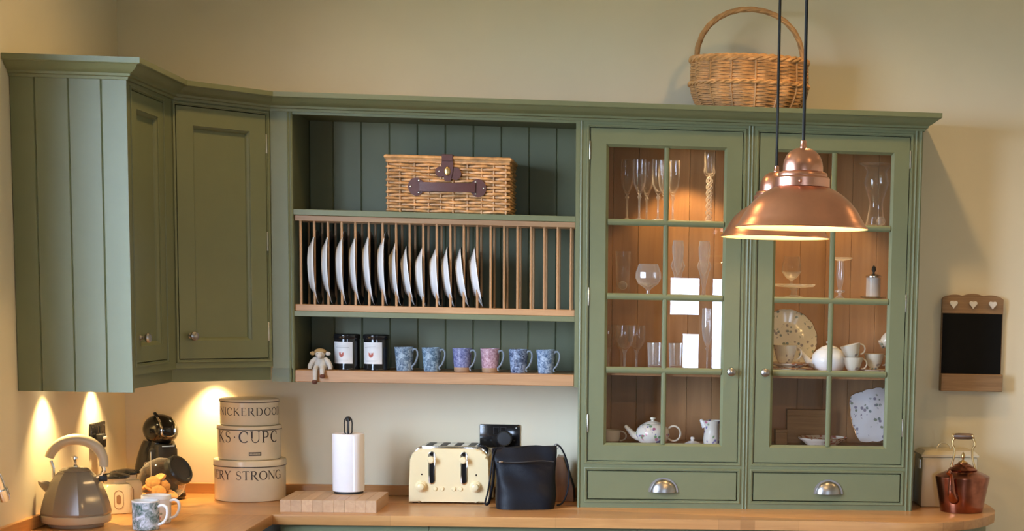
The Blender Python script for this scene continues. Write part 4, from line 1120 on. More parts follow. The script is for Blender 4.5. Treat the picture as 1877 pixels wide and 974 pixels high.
# ================================================================== hand lettering for the tins
TK, TH = 0.15, 0.065
def arc(cx, cy, rx, ry, a0, a1, n=18):
    return [(cx + rx * cos(radians(a0 + (a1 - a0) * i / n)), cy + ry * sin(radians(a0 + (a1 - a0) * i / n))) for i in range(n + 1)]
def seg(x0, y0, x1, y1, n=4):
    return [(x0 + (x1 - x0) * i / n, y0 + (y1 - y0) * i / n) for i in range(n + 1)]
def ser(x, y, w_=0.13):
    return (seg(x - w_, y, x + w_, y, 2), 0.045)
def curve_w(pts, cx):   # thick on the sides, thin at top and bottom
    out = []
    for i, p in enumerate(pts):
        a = pts[max(0, i - 1)]; c = pts[min(len(pts) - 1, i + 1)]
        d = sqrt((c[0] - a[0]) ** 2 + (c[1] - a[1]) ** 2) or 1
        out.append(TH + (TK - TH) * abs(c[1] - a[1]) / d)
    return (pts, out)
GL = {
    'N': (0.86, [(seg(0.08, 0, 0.08, 1), TH), (seg(0.08, 1, 0.78, 0), TK), (seg(0.78, 0, 0.78, 1), TH), ser(0.08, 0), ser(0.04, 1), ser(0.78, 1)]),
    'I': (0.24, [(seg(0.12, 0, 0.12, 1), TK), ser(0.12, 0), ser(0.12, 1)]),
    'C': (0.84, [curve_w(arc(0.48, 0.5, 0.42, 0.5, 48, 312), 0.5), (seg(0.76, 0.88, 0.79, 0.68, 2), 0.06)]),
    'K': (0.82, [(seg(0.12, 0, 0.12, 1), TK), (seg(0.15, 0.45, 0.70, 1.0), TH), (seg(0.30, 0.58, 0.74, 0.03), TK), (seg(0.74, 0.03, 0.86, -0.08, 2), 0.06), ser(0.12, 0), ser(0.12, 1), ser(0.70, 1, 0.1)]),
    'E': (0.66, [(seg(0.12, 0, 0.12, 1), TK), (seg(0.12, 1, 0.58, 1), 0.06), (seg(0.12, 0.52, 0.48, 0.52), 0.06), (seg(0.12, 0, 0.60, 0), 0.06), (seg(0.58, 1, 0.58, 0.86, 2), 0.06), (seg(0.60, 0, 0.62, 0.16, 2), 0.06), ser(0.10, 1, 0.1), ser(0.10, 0, 0.1)]),
    'R': (0.82, [(seg(0.12, 0, 0.12, 1), TK), curve_w([(0.12, 1.0)] + arc(0.36, 0.76, 0.24, 0.24, 90, -90) + [(0.12, 0.52)], 0), (seg(0.34, 0.52, 0.72, -0.02), TK), (seg(0.72, -0.02, 0.86, -0.12, 2), 0.06), ser(0.12, 0), ser(0.08, 1, 0.1)]),
    'D': (0.88, [(seg(0.12, 0, 0.12, 1), TK), curve_w([(0.12, 1.0)] + arc(0.36, 0.5, 0.44, 0.5, 90, -90) + [(0.12, 0.0)], 0), ser(0.08, 0, 0.1), ser(0.08, 1, 0.1)]),
    'O': (0.98, [curve_w(arc(0.49, 0.5, 0.43, 0.5, 0, 360, 32), 0)]),
    'S': (0.62, [(arc(0.31, 0.75, 0.22, 0.25, 35, 270, 14) + arc(0.31, 0.25, 0.25, 0.25, 90, -145, 14), [TH + (TK - TH) * max(0, 1 - abs(i - 14.5) / 9) for i in range(30)]), (seg(0.52, 0.95, 0.52, 0.76, 2), 0.05), (seg(0.07, 0.24, 0.07, 0.04, 2), 0.05)]),
    'U': (0.86, [(seg(0.12, 1, 0.12, 0.36), TK), (arc(0.43, 0.34, 0.31, 0.34, 180, 360), 0.08), (seg(0.74, 0.34, 0.74, 1), TH), ser(0.12, 1), ser(0.74, 1, 0.1)]),
    'P': (0.68, [(seg(0.12, 0, 0.12, 1), TK), curve_w([(0.12, 1.0)] + arc(0.34, 0.73, 0.25, 0.27, 90, -90) + [(0.12, 0.46)], 0), ser(0.12, 0), ser(0.08, 1, 0.1)]),
    'T': (0.80, [(seg(0.40, 0, 0.40, 1), TK), (seg(0.04, 1, 0.76, 1), 0.06), (seg(0.04, 1, 0.03, 0.84, 2), 0.06), (seg(0.76, 1, 0.77, 0.84, 2), 0.06), ser(0.40, 0)]),
    'G': (0.90, [curve_w(arc(0.48, 0.5, 0.42, 0.5, 48, 330), 0.5), (seg(0.82, 0.02, 0.82, 0.42), TK * 0.8), (seg(0.62, 0.42, 0.92, 0.42, 2), 0.05), (seg(0.76, 0.88, 0.79, 0.70, 2), 0.06)]),
    'Y': (0.80, [(seg(0.06, 1, 0.38, 0.48), TK), (seg(0.74, 1, 0.40, 0.48), TH), (seg(0.39, 0.5, 0.39, 0), TK), ser(0.06, 1, 0.1), ser(0.74, 1, 0.1), ser(0.39, 0)]),
    'V': (0.80, [(seg(0.06, 1, 0.42, 0), TK), (seg(0.74, 1, 0.42, 0), TH), ser(0.06, 1, 0.1), ser(0.74, 1, 0.1)]),
    'L': (0.62, [(seg(0.12, 0, 0.12, 1), TK), (seg(0.12, 0, 0.58, 0), 0.06), (seg(0.58, 0, 0.60, 0.16, 2), 0.06), ser(0.12, 1)]),
    'A': (0.82, [(seg(0.40, 1, 0.08, 0), TH), (seg(0.40, 1, 0.74, 0), TK), (seg(0.2, 0.36, 0.62, 0.36, 2), 0.05), ser(0.08, 0, 0.1), ser(0.74, 0, 0.1)]),
    '.': (0.40, [(arc(0.2, 0.48, 0.035, 0.035, 0, 360, 8), 0.07)]),
    ' ': (0.42, []),
}
def lettering(text, R, z0, size, gap, a_start, parent):
    """letters wrapped round a tin of radius R; a_start = angle of the left edge of the first letter"""
    for ch, x0 in zip(text, [sum(GL[c][0] + gap for c in text[:i]) for i in range(len(text))]):
        if ch == ' ':
            continue
        b = MB()
        for pts, wd in GL[ch][1]:
            L, Rr = [], []
            for i, p in enumerate(pts):
                a = pts[max(0, i - 1)]; c = pts[min(len(pts) - 1, i + 1)]
                d = Vector((c[0] - a[0], c[1] - a[1])).normalized()
                n_ = Vector((-d.y, d.x)) * ((wd[i] if hasattr(wd, '__len__') else wd) / 2)
                for lst, s_ in ((L, 1), (Rr, -1)):
                    x = x0 + p[0] + n_.x * s_
                    z = p[1] + n_.y * s_
                    an = a_start + x * size / R
                    lst.append(b.v(((R + 0.0005) * cos(an), (R + 0.0005) * sin(an), z0 + z * size), I4))
            for i in range(len(pts) - 1):
                b.face((L[i], L[i + 1], Rr[i + 1], Rr[i]))
        b.done('letter', INK, parent, smooth=0)

def tin(x, y, z, R, h, lid, label, text, tz, size, gap, a0):
    t = thing('cake_tin', label, 'tin', (x, y, z), 0, 'stack of cream cake tins')
    b = MB(); b.lathe(((0, 0), (R - 0.004, 0), (R - 0.001, 0.002), (R, 0.005), (R, h - lid), (0, h - lid)), 64); bd = b.done('body', CREAMT, t)
    b = MB(); b.lathe(((R + 0.0003, h - lid + 0.0003), (R + 0.0028, h - lid + 0.001), (R + 0.0028, h - 0.006), (R + 0.001, h - 0.001), (R - 0.006, h - 0.0003), (0, h - 0.0003)), 64); ld = b.done('lid', CREAMT, t)
    b = MB(); b.lathe(((R + 0.0030, h - lid + 0.0005), (R + 0.0035, h - lid + 0.0015), (R + 0.0030, h - lid + 0.0036)), 64, cap0=False, cap1=False); b.done('lid_line', INK, ld, 'fine dark line round the lid')
    lettering(text, R, tz, size, gap, a0, bd)
    return t, bd
TX, TY = -1.381, -0.150
def a_at(R, frac):      # angle on the tin whose picture offset from the axis is frac*R (seen from the room, turned towards the camera)
    return -pi / 2 + math.asin(max(-1, min(1, frac))) + 0.225
tin(TX, TY, WT, 0.122, 0.146, 0.024, 'largest cream cake tin lettered STRONG, at the bottom of the stack', 'VERY STRONG', 0.080, 0.030, 0.13, a_at(0.122, -0.90) - 0.30)
t2, bd2 = tin(TX - 0.001, TY, WT + 0.1462, 0.108, 0.121, 0.016, 'middle cream cake tin lettered CUPC, between two other tins', 'KS.CUPC', 0.064, 0.0385, 0.19, a_at(0.108, -0.93))
tin(TX, TY, WT + 0.2674, 0.100, 0.093, 0.012, 'smallest cream cake tin lettered KERDOO, on top of the stack', 'SNICKERDOODLES', 0.037, 0.0265, 0.22, a_at(0.100, -0.93) - 0.27)
b = MB(); R = [[b.v((0.1084 * cos(a_at(0.108, 0.0) + q), 0.1084 * sin(a_at(0.108, 0.0) + q), z), I4) for q in [-0.03 + 0.40 * i / 12 for i in range(13)]] for z in (0.017, 0.030)]; b.rings(R, loop=False); pl = b.done('maker_label', INK, bd2, 'small dark maker label')
b = MB()
for i in range(16):
    q = a_at(0.108, 0.0) + 0.0 + 0.34 * i / 16
    hh = 0.003 + 0.002 * rnd.random()
    vs = [b.v((0.1087 * cos(q + d_), 0.1087 * sin(q + d_), 0.0235 + e_), I4) for d_, e_ in ((0, -hh / 2), (0.012, -hh / 2), (0.012, hh / 2), (0, hh / 2))]
    b.face(vs)
b.done('tiny_print', CREAMT, bd2, smooth=0)

# ================================================================== chopping board and kitchen roll
t = thing('chopping_board', 'thick pale wooden chopping board lying in front of the kitchen roll', 'chopping board', (-1.0405, -0.385, WT))
BW, BD_, BH = 0.3200, 0.262, 0.042
for i in range(9):
    x0 = -BW / 2 + BW * i / 9; x1 = -BW / 2 + BW * (i + 1) / 9
    b = MB(); b.box(x0 + 0.0001, x1 - 0.0001, -BD_ / 2, BD_ / 2, 0.0, BH, 0.0008, seg=1); b.done('stave', BOARD, t)
t = thing('paper_towel_holder', 'white kitchen roll on an upright holder with a black wire top', 'kitchen roll', (-1.010, -0.300, WT + BH))
b = MB(); b.lathe(((0, 0), (0.050, 0), (0.050, 0.006), (0.046, 0.008), (0, 0.008)), 32); b.done('base', BLACKM, t)
b = MB(); b.lathe(((0.020, 0.0085), (0.0535, 0.0085), (0.0545, 0.012), (0.0545, 0.206), (0.0535, 0.209), (0.020, 0.209)), 48, cap0=False, cap1=False); b.lathe(((0.020, 0.009), (0.020, 0.209)), 32, cap0=False, cap1=False); b.done('paper_roll', PAPER, t)
b = MB(); b.box(0.047, 0.0545, -0.0535, -0.0505, 0.012, 0.206, 0.001, Rz(-0.35), 1); b.done('loose_sheet', PAPER, t)
b = MB(); b.tube(((0, 0, 0.008), (0, 0, 0.262)), 0.0035, 8); b.done('rod', BLACKM, t)
b = MB()
for k in range(4):
    a = k * pi / 2 + 0.3
    b.tube(((0.005 * cos(a), 0.005 * sin(a), 0.205), (0.0125 * cos(a), 0.0125 * sin(a), 0.213), (0.0135 * cos(a), 0.0135 * sin(a), 0.245), (0.011 * cos(a), 0.011 * sin(a), 0.260), (0.003 * cos(a), 0.003 * sin(a), 0.268)), 0.0022, 6)
b.ball((0, 0, 0.259), 0.009, 12, 8); b.done('finial', BLACKM, t, 'black wire cage finial')

# ================================================================== toaster
t = thing('toaster', 'cream four-slot toaster with two levers, beside the black handbag', 'toaster', (-0.669, -0.145, WT))
HW, TD, TH_ = 0.1425, 0.098, 0.196
def tout(hw, top, r=0.044, foot=True):
    pts = []
    if foot:
        pts += [(-hw, 0.004), (-hw + 0.040, 0.004), (-hw + 0.043, 0.010), (-hw + 0.050, 0.0145), (hw - 0.050, 0.0145), (hw - 0.043, 0.010), (hw - 0.040, 0.004), (hw, 0.004)]
    else:
        pts += [(-hw, 0.02), (hw, 0.02)]
    pts += [(hw - 0.002, 0.06), (hw - 0.006, top - r)]
    pts += [(hw - 0.006 - r + r * cos(radians(a)), top - r + r * sin(radians(a))) for a in range(10, 91, 10)]
    pts += [(-(hw - 0.006) + r - r * sin(radians(a)), top - r + r * cos(radians(a))) for a in range(0, 81, 10)]
    pts += [(-hw + 0.006, top - r), (-hw + 0.002, 0.06)]
    return pts
b = MB(); b.prism(tout(HW, TH_), -TD, -TD + 0.045, 'xz', I4, 0.008); b.done('front_shell', CREAM, t)
b = MB(); b.prism(tout(HW, TH_), TD - 0.045, TD, 'xz', I4, 0.008); b.done('rear_shell', CREAM, t)
b = MB(); b.prism(tout(HW - 0.004, TH_ + 0.006, 0.040, False), -TD + 0.0455, TD - 0.0455, 'xz', I4, 0.002); b.done('chrome_casing', CHROME, t, 'chrome body between the cream ends')
b = MB(); b.box(-0.098, 0.098, -0.078, 0.078, TH_ - 0.004, TH_ + 0.0085, 0.003); b.done('top_plate', CHROME, t, 'chrome top plate')
for k in range(4):
    x = -0.074 + 0.0495 * k
    b = MB(); b.box(x - 0.013, x + 0.013, -0.068, 0.068, TH_ + 0.0065, TH_ + 0.0092, 0.001, seg=1); b.done('slot', BLACKM, t)
for k in range(4):
    b = MB(); b.lathe(((0, 0), (0.010, 0), (0.011, 0.0045), (0, 0.0045)), 14); b.done('foot', BLACKM, t, None, ((-1 if k % 2 else 1) * 0.122, (-1 if k < 2 else 1) * 0.075, 0))
fy = -TD
def rrect(x0, x1, z0, z1, r, n=5):
    pts = []
    for cx, cz, a in ((x1 - r, z1 - r, 0), (x0 + r, z1 - r, 90), (x0 + r, z0 + r, 180), (x1 - r, z0 + r, 270)):
        pts += [(cx + r * cos(radians(a + 90 * i / n)), cz + r * sin(radians(a + 90 * i / n))) for i in range(n + 1)]
    return pts
for x in (-0.0605, 0.0525):
    b = MB(); b.prism(rrect(x - 0.0115, x + 0.0115, 0.069, 0.187, 0.0112), fy - 0.0025, fy - 0.0003, 'xz', I4, 0.0008); lv = b.done('lever_slot', CHROME, t, 'chrome lever surround')
    b = MB(); b.prism(rrect(x - 0.0072, x + 0.0072, 0.073, 0.149, 0.007), fy - 0.0032, fy - 0.0026, 'xz'); b.done('slit', BLACK, lv)
    b = MB(); b.prism(rrect(x - 0.0065, x + 0.0065, 0.171, 0.184, 0.006), fy - 0.0032, fy - 0.0026, 'xz'); b.done('slit', BLACK, lv)
    b = MB(); b.lathe(((0, 0), (0.007, 0), (0.0075, 0.010), (0.0125, 0.016), (0.0125, 0.026), (0.009, 0.030), (0, 0.031)), 22, TOFRONT); b.done('lever_knob', CREAM, t, 'cream lever knob', (x, fy - 0.0033, 0.159))
for x in (-0.0975, 0.0935):
    b = MB(); b.lathe(((0, 0), (0.021, 0), (0.021, 0.003), (0.018, 0.005), (0.0175, 0.012), (0.0135, 0.014), (0.012, 0.024), (0.009, 0.026), (0, 0.026)), 30, TOFRONT); b.done('dial', CREAM, t, 'round cream browning dial', (x, fy - 0.0003, 0.062))
    b = MB(); b.lathe(((0, 0), (0.003, 0), (0.0025, 0.002), (0, 0.0022)), 10, TOFRONT); b.done('indicator', BLACK, t, None, (x + 0.002, fy - 0.0003, 0.1045))
for x in (-0.049, -0.0245, 0.0165, 0.0405):
    b = MB(); b.lathe(((0, 0), (0.0078, 0), (0.0078, 0.002), (0.006, 0.0045), (0, 0.005)), 16, TOFRONT); b.done('button', CREAM, t, None, (x, fy - 0.0003, 0.0535))
b = MB(); b.lathe(((0, 0), (0.012, 0), (0.012, 0.008), (0, 0.010)), 16, Ry(pi / 2)); b.done('side_fitting', CHROME, t, 'small chrome fitting on the side', (HW - 0.006, -0.02, 0.115))

# ================================================================== black handbag
t = thing('handbag', 'black leather shoulder bag standing on the worktop beside the toaster', 'handbag', (-0.3925, -0.33, WT), radians(4))
b = MB()
secs = []
for i in range(15):
    q = i / 14
    z = 0.001 + 0.214 * q
    rx = 0.101 + 0.010 * q + 0.003 * sin(q * 9)
    ry = 0.058 * (1 - q) ** 0.75 + 0.010
    secs.append((-0.002 + 0.003 * sin(q * 5), 0.012 * q, z, rx, ry, 3.2 - 0.4 * q))
b.loft(secs, 56)
for v in b.b.verts:
    p = v.co
    q = p.z / 0.215
    if q > 0.85:
        p.z += 0.006 * (p.x / 0.1) + 0.003 * sin(p.x * 55)
    p.y += 0.0035 * sin(p.x * 48 + p.z * 30) * (0.3 + q) + 0.003 * sin(p.z * 75 + p.x * 20)
b.done('body', LEATHERB, t, smooth=60)
b = MB(); R = []
for i in range(21):
    x = -0.100 + 0.196 * i / 20
    z = 0.166 + 0.003 * sin(x * 30)
    yb = -0.030 - 0.0065 + 0.0035 * sin(x * 48 + z * 30)
    R.append([b.v(p, I4) for p in ((x, yb - 0.0030, z + 0.003), (x, yb - 0.0045, z), (x, yb - 0.0020, z - 0.003), (x, yb + 0.006, z))])
b.rings(R); b.done('zip', BLACKM, t, 'black zip line across the front')
b = MB(); b.ball((-0.086, -0.041, 0.166), (0.008, 0.003, 0.0035), 10, 6); b.done('zip_pull', PEWTER, t)
def strap(pts, w_=0.010, mat=LEATHERB):
    b = MB(); b.tube(pts, [w_] * len(pts), 8, flat=0.28); return b
def smooth_path(P, k=6):
    P = [Vector(p) for p in P]; out = []
    for i in range(len(P) - 1):
        p0, p1, p2, p3 = P[max(0, i - 1)], P[i], P[i + 1], P[min(len(P) - 1, i + 2)]
        for j in range(k):
            s_ = j / k
            out.append(0.5 * ((2 * p1) + (p2 - p0) * s_ + (2 * p0 - 5 * p1 + 4 * p2 - p3) * s_ * s_ + (3 * p1 - p0 - 3 * p2 + p3) * s_ ** 3))
    return out + [P[-1]]
b = MB(); b.tube(smooth_path(((0.108, 0.012, 0.222), (0.122, 0.016, 0.212), (0.142, 0.020, 0.170), (0.151, 0.020, 0.120), (0.146, 0.012, 0.060), (0.130, -0.004, 0.020), (0.109, -0.010, 0.010))), 0.0068, 8, flat=0.45, up=(0, 1, 0)); b.done('shoulder_strap', LEATHERB, t, 'thin black shoulder strap')
b = MB(); b.tube(smooth_path(((-0.106, 0.010, 0.205), (-0.115, -0.004, 0.180), (-0.122, -0.015, 0.120), (-0.131, -0.020, 0.060), (-0.140, -0.022, 0.022), (-0.135, -0.026, 0.014), (-0.126, -0.026, 0.028), (-0.114, -0.024, 0.090), (-0.110, -0.012, 0.150), (-0.106, 0.006, 0.195))), 0.0062, 8, flat=0.5, up=(0, 1, 0)); b.done('wrist_strap', LEATHERB, t, 'black looped strap hanging at the side')
b = MB(); b.tube([(0.107 + 0.008 * cos(q), 0.012, 0.218 + 0.008 * sin(q)) for q in [2 * pi * i / 16 for i in range(16)]], 0.0018, 6, True); b.done('strap_ring', PEWTER, t)

# wooden block behind the bag
t = thing('wooden_block', 'brown wooden block with a slanted side, behind the handbag strap', 'wooden block', (-0.275, -0.105, WT))
b = MB(); b.prism([(-0.035, 0.0), (0.044, 0.0), (0.042, 0.050), (0.005, 0.162), (-0.017, 0.166), (-0.037, 0.110)], -0.045, 0.045, 'xz', I4, 0.003); b.done('body', BLOCKWOOD, t)
b = MB(); b.prism([(0.0455, 0.003), (0.0435, 0.050), (0.0085, 0.158), (0.0065, 0.158), (0.0425, 0.048), (0.044, 0.003)], -0.040, 0.040, 'xz'); b.done('slanted_face', BLACKM, t, 'dark slanted face')

# ================================================================== sockets
def socket(M, label, plug, name='wall_socket', cable=None):
    t = thing(name, label, 'socket'); t.matrix_world = M
    b = MB(); b.box(-0.0735, 0.0735, -0.009, -0.0003, -0.043, 0.043, 0.003); b.done('plate', BLACK, t)
    for sx in (-0.037, 0.037):
        b = MB(); b.box(sx * 0.36 - 0.008, sx * 0.36 + 0.008, -0.0125, -0.0092, 0.008, 0.030, 0.001, seg=1); b.done('switch', BLACK, t)
        b = MB(); b.frame(sx * 0.36 - 0.0105, sx * 0.36 + 0.0105, 0.0055, 0.0325, ((0, -0.0098), (0.0012, -0.0098), (0.0012, -0.0088), (0, -0.0088))); b.done('switch_surround', BLACKM, t)
        for px, pz, hw, hh in ((0, 0.012, 0.002, 0.004), (-0.011, -0.010, 0.004, 0.002), (0.011, -0.010, 0.004, 0.002)):
            b = MB(); b.box(sx * 1.15 + px - hw, sx * 1.15 + px + hw, -0.0094, -0.0088, pz - 0.006 - hh, pz - 0.006 + hh); b.done('pin_hole', CABLE, t, smooth=0)
    for sx in (-0.060, 0.060):
        b = MB(); b.lathe(((0, 0), (0.003, 0), (0.003, 0.0008), (0, 0.001)), 10, TOFRONT); b.done('screw', STEEL, t, None, (sx, -0.0091, 0.030))
    return t
socket(Tr(-0.5105, 0, 1.1355), 'black double wall socket on the white wall behind the toaster', True)
t = thing('plug', 'round black plug in the wall socket, above the handbag', 'plug', (-0.4925, -0.0128, 1.128))
b = MB(); b.lathe(((0, -0.003), (0.026, -0.003), (0.028, 0.0), (0.028, 0.022), (0.024, 0.028), (0, 0.029)), 32, TOFRONT); b.done('body', BLACKM, t)
b = MB(); b.tube(smooth_path(((0, -0.020, -0.026), (0, -0.028, -0.060), (-0.012, -0.030, -0.130), (-0.030, -0.024, -0.190), (-0.028, -0.030, -0.208))), 0.0035, 8); b.done('cable', CABLE, t)
Ml = Tr(XL, -0.3275, 1.1465) @ Rz(pi / 2)
socket(Ml, 'black double wall socket on the left wall above the kettle', True)
t = thing('plug', 'black kettle plug and cable hanging from the left wall socket', 'plug'); t.matrix_world = Ml @ Tr(-0.030, -0.0128, -0.016)
b = MB(); b.box(-0.022, 0.022, -0.024, -0.0002, -0.025, 0.022, 0.005); b.done('body', BLACKM, t)
b = MB(); b.tube(smooth_path(((0, -0.014, -0.024), (0, -0.018, -0.080), (-0.015, -0.022, -0.150), (-0.06, -0.026, -0.205), (-0.16, -0.030, -0.2165), (-0.30, -0.030, -0.2165))), 0.0038, 8); b.done('cable', CABLE, t)
b = MB(); b.box(-0.016, 0.020, -0.0262, -0.0242, 0.004, 0.013, 0.0008, seg=1); b.done('plug_label', LABEL, t, 'pale sticker on the plug')

# ================================================================== electric kettle
t = thing('electric_kettle', 'grey pyramid kettle with a cream hooped handle by the left wall', 'kettle', (-1.742, -0.885, WT))
b = MB(); b.lathe(((0, 0), (0.078, 0), (0.080, 0.003), (0.080, 0.010), (0, 0.011)), 40); b.done('power_base', KCREAM, t)
b = MB(); b.lathe(((0, 0.0115), (0.094, 0.0115), (0.100, 0.014), (0.102, 0.021), (0.1015, 0.034), (0.099, 0.037), (0, 0.037)), 48); b.done('lower_band', KCREAM, t, 'cream band round the foot')
b = MB()
prof = [(0.0995, 0.0373), (0.1005, 0.044), (0.097, 0.065), (0.087, 0.100), (0.073, 0.135), (0.058, 0.158), (0.049, 0.168), (0.045, 0.171)]
n8 = 48
def octw(a):
    k = (a + 0.35) % (pi / 4) - pi / 8
    return 1.04 * (cos(pi / 8) / cos(k)) ** 0.92
b.lathe(prof, n8, wob=octw, cap0=True, cap1=True); b.done('body', KGREY, t, smooth=14)
b = MB(); b.lathe(((0.044, 0.1713), (0.045, 0.174), (0.036, 0.181), (0.012, 0.184), (0, 0.1845)), 32); b.done('lid', KGREY, t)
b = MB(); b.lathe(((0.008, 0.1840), (0.008, 0.188), (0.0045, 0.192), (0.0048, 0.203), (0.009, 0.209), (0.0085, 0.216), (0, 0.219)), 18); b.done('lid_knob', CHROME, t)
sa = -2.95     # spout direction
sd = Vector((cos(sa), sin(sa), 0)); pdv = Vector((-sin(sa), cos(sa), 0))
def sring(d0, z, hw, hh):
    c = sd * d0 + Vector((0, 0, z))
    return [c + pdv * hw * x + Vector((0, 0, hh * y)) for x, y in ((-1, 0.6), (-0.5, 1), (0.5, 1), (1, 0.6), (0.5, -0.6), (0, -1), (-0.5, -0.6))]
b = MB(); b.rings([[b.v(p, I4) for p in sring(*q)] for q in ((0.055, 0.108, 0.026, 0.026), (0.078, 0.118, 0.021, 0.022), (0.098, 0.131, 0.013, 0.013), (0.106, 0.137, 0.009, 0.007))]); b.done('spout', KGREY, t, smooth=50)
hd = Vector((cos(-2.9), sin(-2.9), 0))
def hp_(d0, z): p = hd * d0; return (p.x, p.y, z)
b = MB(); b.tube([hp_(0.062 + 0 * i, 0.150 + 0.045 * i / 3) if i < 3 else hp_(0.069, 0.205) for i in range(4)], 0.0055, 10); b.done('handle_post', CHROME, t)
b = MB(); b.tube([hp_(-0.058, 0.148), hp_(-0.076, 0.158), hp_(-0.083, 0.172), hp_(-0.080, 0.186)], 0.0065, 10); b.done('handle_post', CHROME, t)
pts = [hp_(-0.004 + 0.079 * cos(radians(a)), 0.196 + 0.074 * sin(radians(a))) for a in range(14, 196, 7)]
b = MB(); b.tube(pts, [0.0135 + 0.004 * sin(pi * i / (len(pts) - 1)) for i in range(len(pts))], 12, flat=1.15); b.done('handle', KCREAM, t, 'cream hooped handle')
b = MB(); b.box(-0.012, 0.012, -0.010, 0.010, 0.138, 0.156, 0.003, Tr(*(-hd * 0.080)) @ Rz(-2.9)); b.done('switch_lever', BLACKM, t)

# cream canisters with black lids
def canister(x, y, label, rz):
    t = thing('storage_canister', label, 'canister', (x, y, WT), rz, 'cream canisters with black lids')
    b = MB(); b.loft([(0, 0, 0.0, 0.045, 0.045, 5), (0, 0, 0.002, 0.048, 0.048, 5), (0, 0, 0.085, 0.048, 0.048, 5), (0, 0, 0.097, 0.042, 0.042, 4), (0, 0, 0.099, 0.034, 0.034, 2), (0, 0, 0.115, 0.034, 0.034, 2)], 48); b.done('body', CREAMT, t)
    b = MB(); b.lathe(((0, 0.1153), (0.044, 0.1153), (0.048, 0.119), (0.047, 0.124), (0.030, 0.130), (0.010, 0.133), (0, 0.133)), 36); b.done('lid', BLACK, t, 'glossy black domed lid')
    for k in range(2):
        b = MB()
        pts = rrect(-0.014, 0.014, 0.018, 0.078, 0.0135, 6)
        b.tube([(p[0], -0.0485, p[1]) for p in pts], 0.0009, 5, True, Rz(k * pi / 2))
        b.prism([(p[0] * 0.5, (p[1] - 0.048) * 0.5 + 0.048) for p in pts], -0.0488, -0.0484, 'xz', Rz(k * pi / 2)); b.done('arched_emblem', CLAY, t, 'arched brown motif')
canister(-1.722, -0.567, 'cream square canister with black lid, nearer the kettle', radians(30))
canister(-1.725, -0.445, 'cream square canister with black lid, nearer the coffee machine', radians(30))

# ================================================================== coffee machine
t = thing('coffee_machine', 'glossy black rounded capsule coffee machine in the worktop corner', 'coffee machine', (-1.690, -0.160, WT), radians(38))
b = MB(); b.loft([(0, 0, 0, 0.072, 0.095, 2.4), (0, 0, 0.010, 0.077, 0.100, 2.4), (0, 0, 0.022, 0.075, 0.098, 2.4), (0, 0.0, 0.026, 0.070, 0.09, 2.4)], 40); b.done('base', BLACK, t)
b = MB(); b.loft([(0, 0.035, 0.0265, 0.066, 0.062, 2.2), (0, 0.036, 0.06, 0.074, 0.060, 2.2), (0, 0.034, 0.11, 0.073, 0.060, 2.2), (0, 0.026, 0.155, 0.064, 0.060, 2.2), (0, 0.015, 0.190, 0.056, 0.058, 2.2), (0, 0.010, 0.205, 0.050, 0.052, 2.2)], 44); b.done('column', BLACK, t)
b = MB(); b.ball((0, -0.008, 0.244), (0.058, 0.072, 0.055), 32, 20); b.done('head', BLACK, t, 'glossy black domed head')
def on_head(x, th):
    k = sqrt(1 - (x / 0.058) ** 2)
    return (x, -0.008 - 0.0735 * k * sin(radians(th)), 0.244 + 0.0565 * k * cos(radians(th)))
b = MB(); b.tube(smooth_path([on_head(-0.024, q) for q in (28, 50, 75, 95)] + [on_head(-0.018, 106), on_head(0, 110), on_head(0.018, 106)] + [on_head(0.024, q) for q in (95, 75, 50, 28)]), 0.0036, 8); b.done('visor', CHROME, t, 'chrome visor trim')
b = MB(); b.box(-0.034, 0.034, -0.066, -0.022, 0.110, 0.196, 0.008); b.done('front_panel', BLACKM, t)
b = MB(); b.box(-0.048, 0.048, -0.040, -0.015, 0.030, 0.180, 0.006); b.done('inner_panel', BLACKM, t)
b = MB(); b.tube(((-0.050, -0.041, 0.040), (-0.050, -0.041, 0.170)), 0.0022, 6); b.done('side_trim', CHROME, t)
b = MB(); b.tube(((-0.022, -0.068, 0.190), (0.022, -0.068, 0.190)), 0.0032, 6); b.done('front_trim', CHROME, t)
b = MB(); b.tube([(0.0075 * cos(q), 0, 0.0075 * sin(q)) for q in [2 * pi * i / 16 for i in range(16)]], 0.0016, 6, True); b.ball((0, 0.002, 0), (0.004, 0.001, 0.004), 8, 6); b.done('power_button', CHROME, t, None, (-0.060, -0.026, 0.125), (0, 0, radians(-35)))
b = MB(); b.tube(((-0.018, -0.030, 0.291), (-0.024, -0.020, 0.303), (-0.018, -0.002, 0.302)), 0.006, 8); b.done('lever', BLACK, t)

# glass biscuit jar lying tilted
t = thing('cookie_jar', 'tilted round glass jar of biscuits with a black lid', 'jar', (-1.620, -0.335, WT))
Mj = Tr(-0.016, 0, 0.082) @ Rz(radians(-22)) @ Ry(radians(60))
b = MB(); b.lathe([(0.001, -0.074), (0.03, -0.073), (0.050, -0.066), (0.070, -0.042), (0.0785, -0.005), (0.074, 0.030), (0.058, 0.056), (0.046, 0.066), (0.046, 0.074)], 40, Mj, cap0=False, cap1=False); b.done('glass_body', GLASS, t)
b = MB(); b.lathe(((0.0465, 0.064), (0.053, 0.066), (0.0545, 0.085), (0.050, 0.092), (0.044, 0.0925), (0.040, 0.088), (0, 0.086)), 40, Mj); b.done('lid', JARLID, t, 'black screw lid facing the room')
b = MB(); b.loft([(-0.028, 0, 0.0, 0.045, 0.045, 2), (-0.028, 0, 0.006, 0.040, 0.040, 2), (-0.028, 0, 0.008, 0.03, 0.03, 2)], 28); b.done('glass_foot', CUT, t)
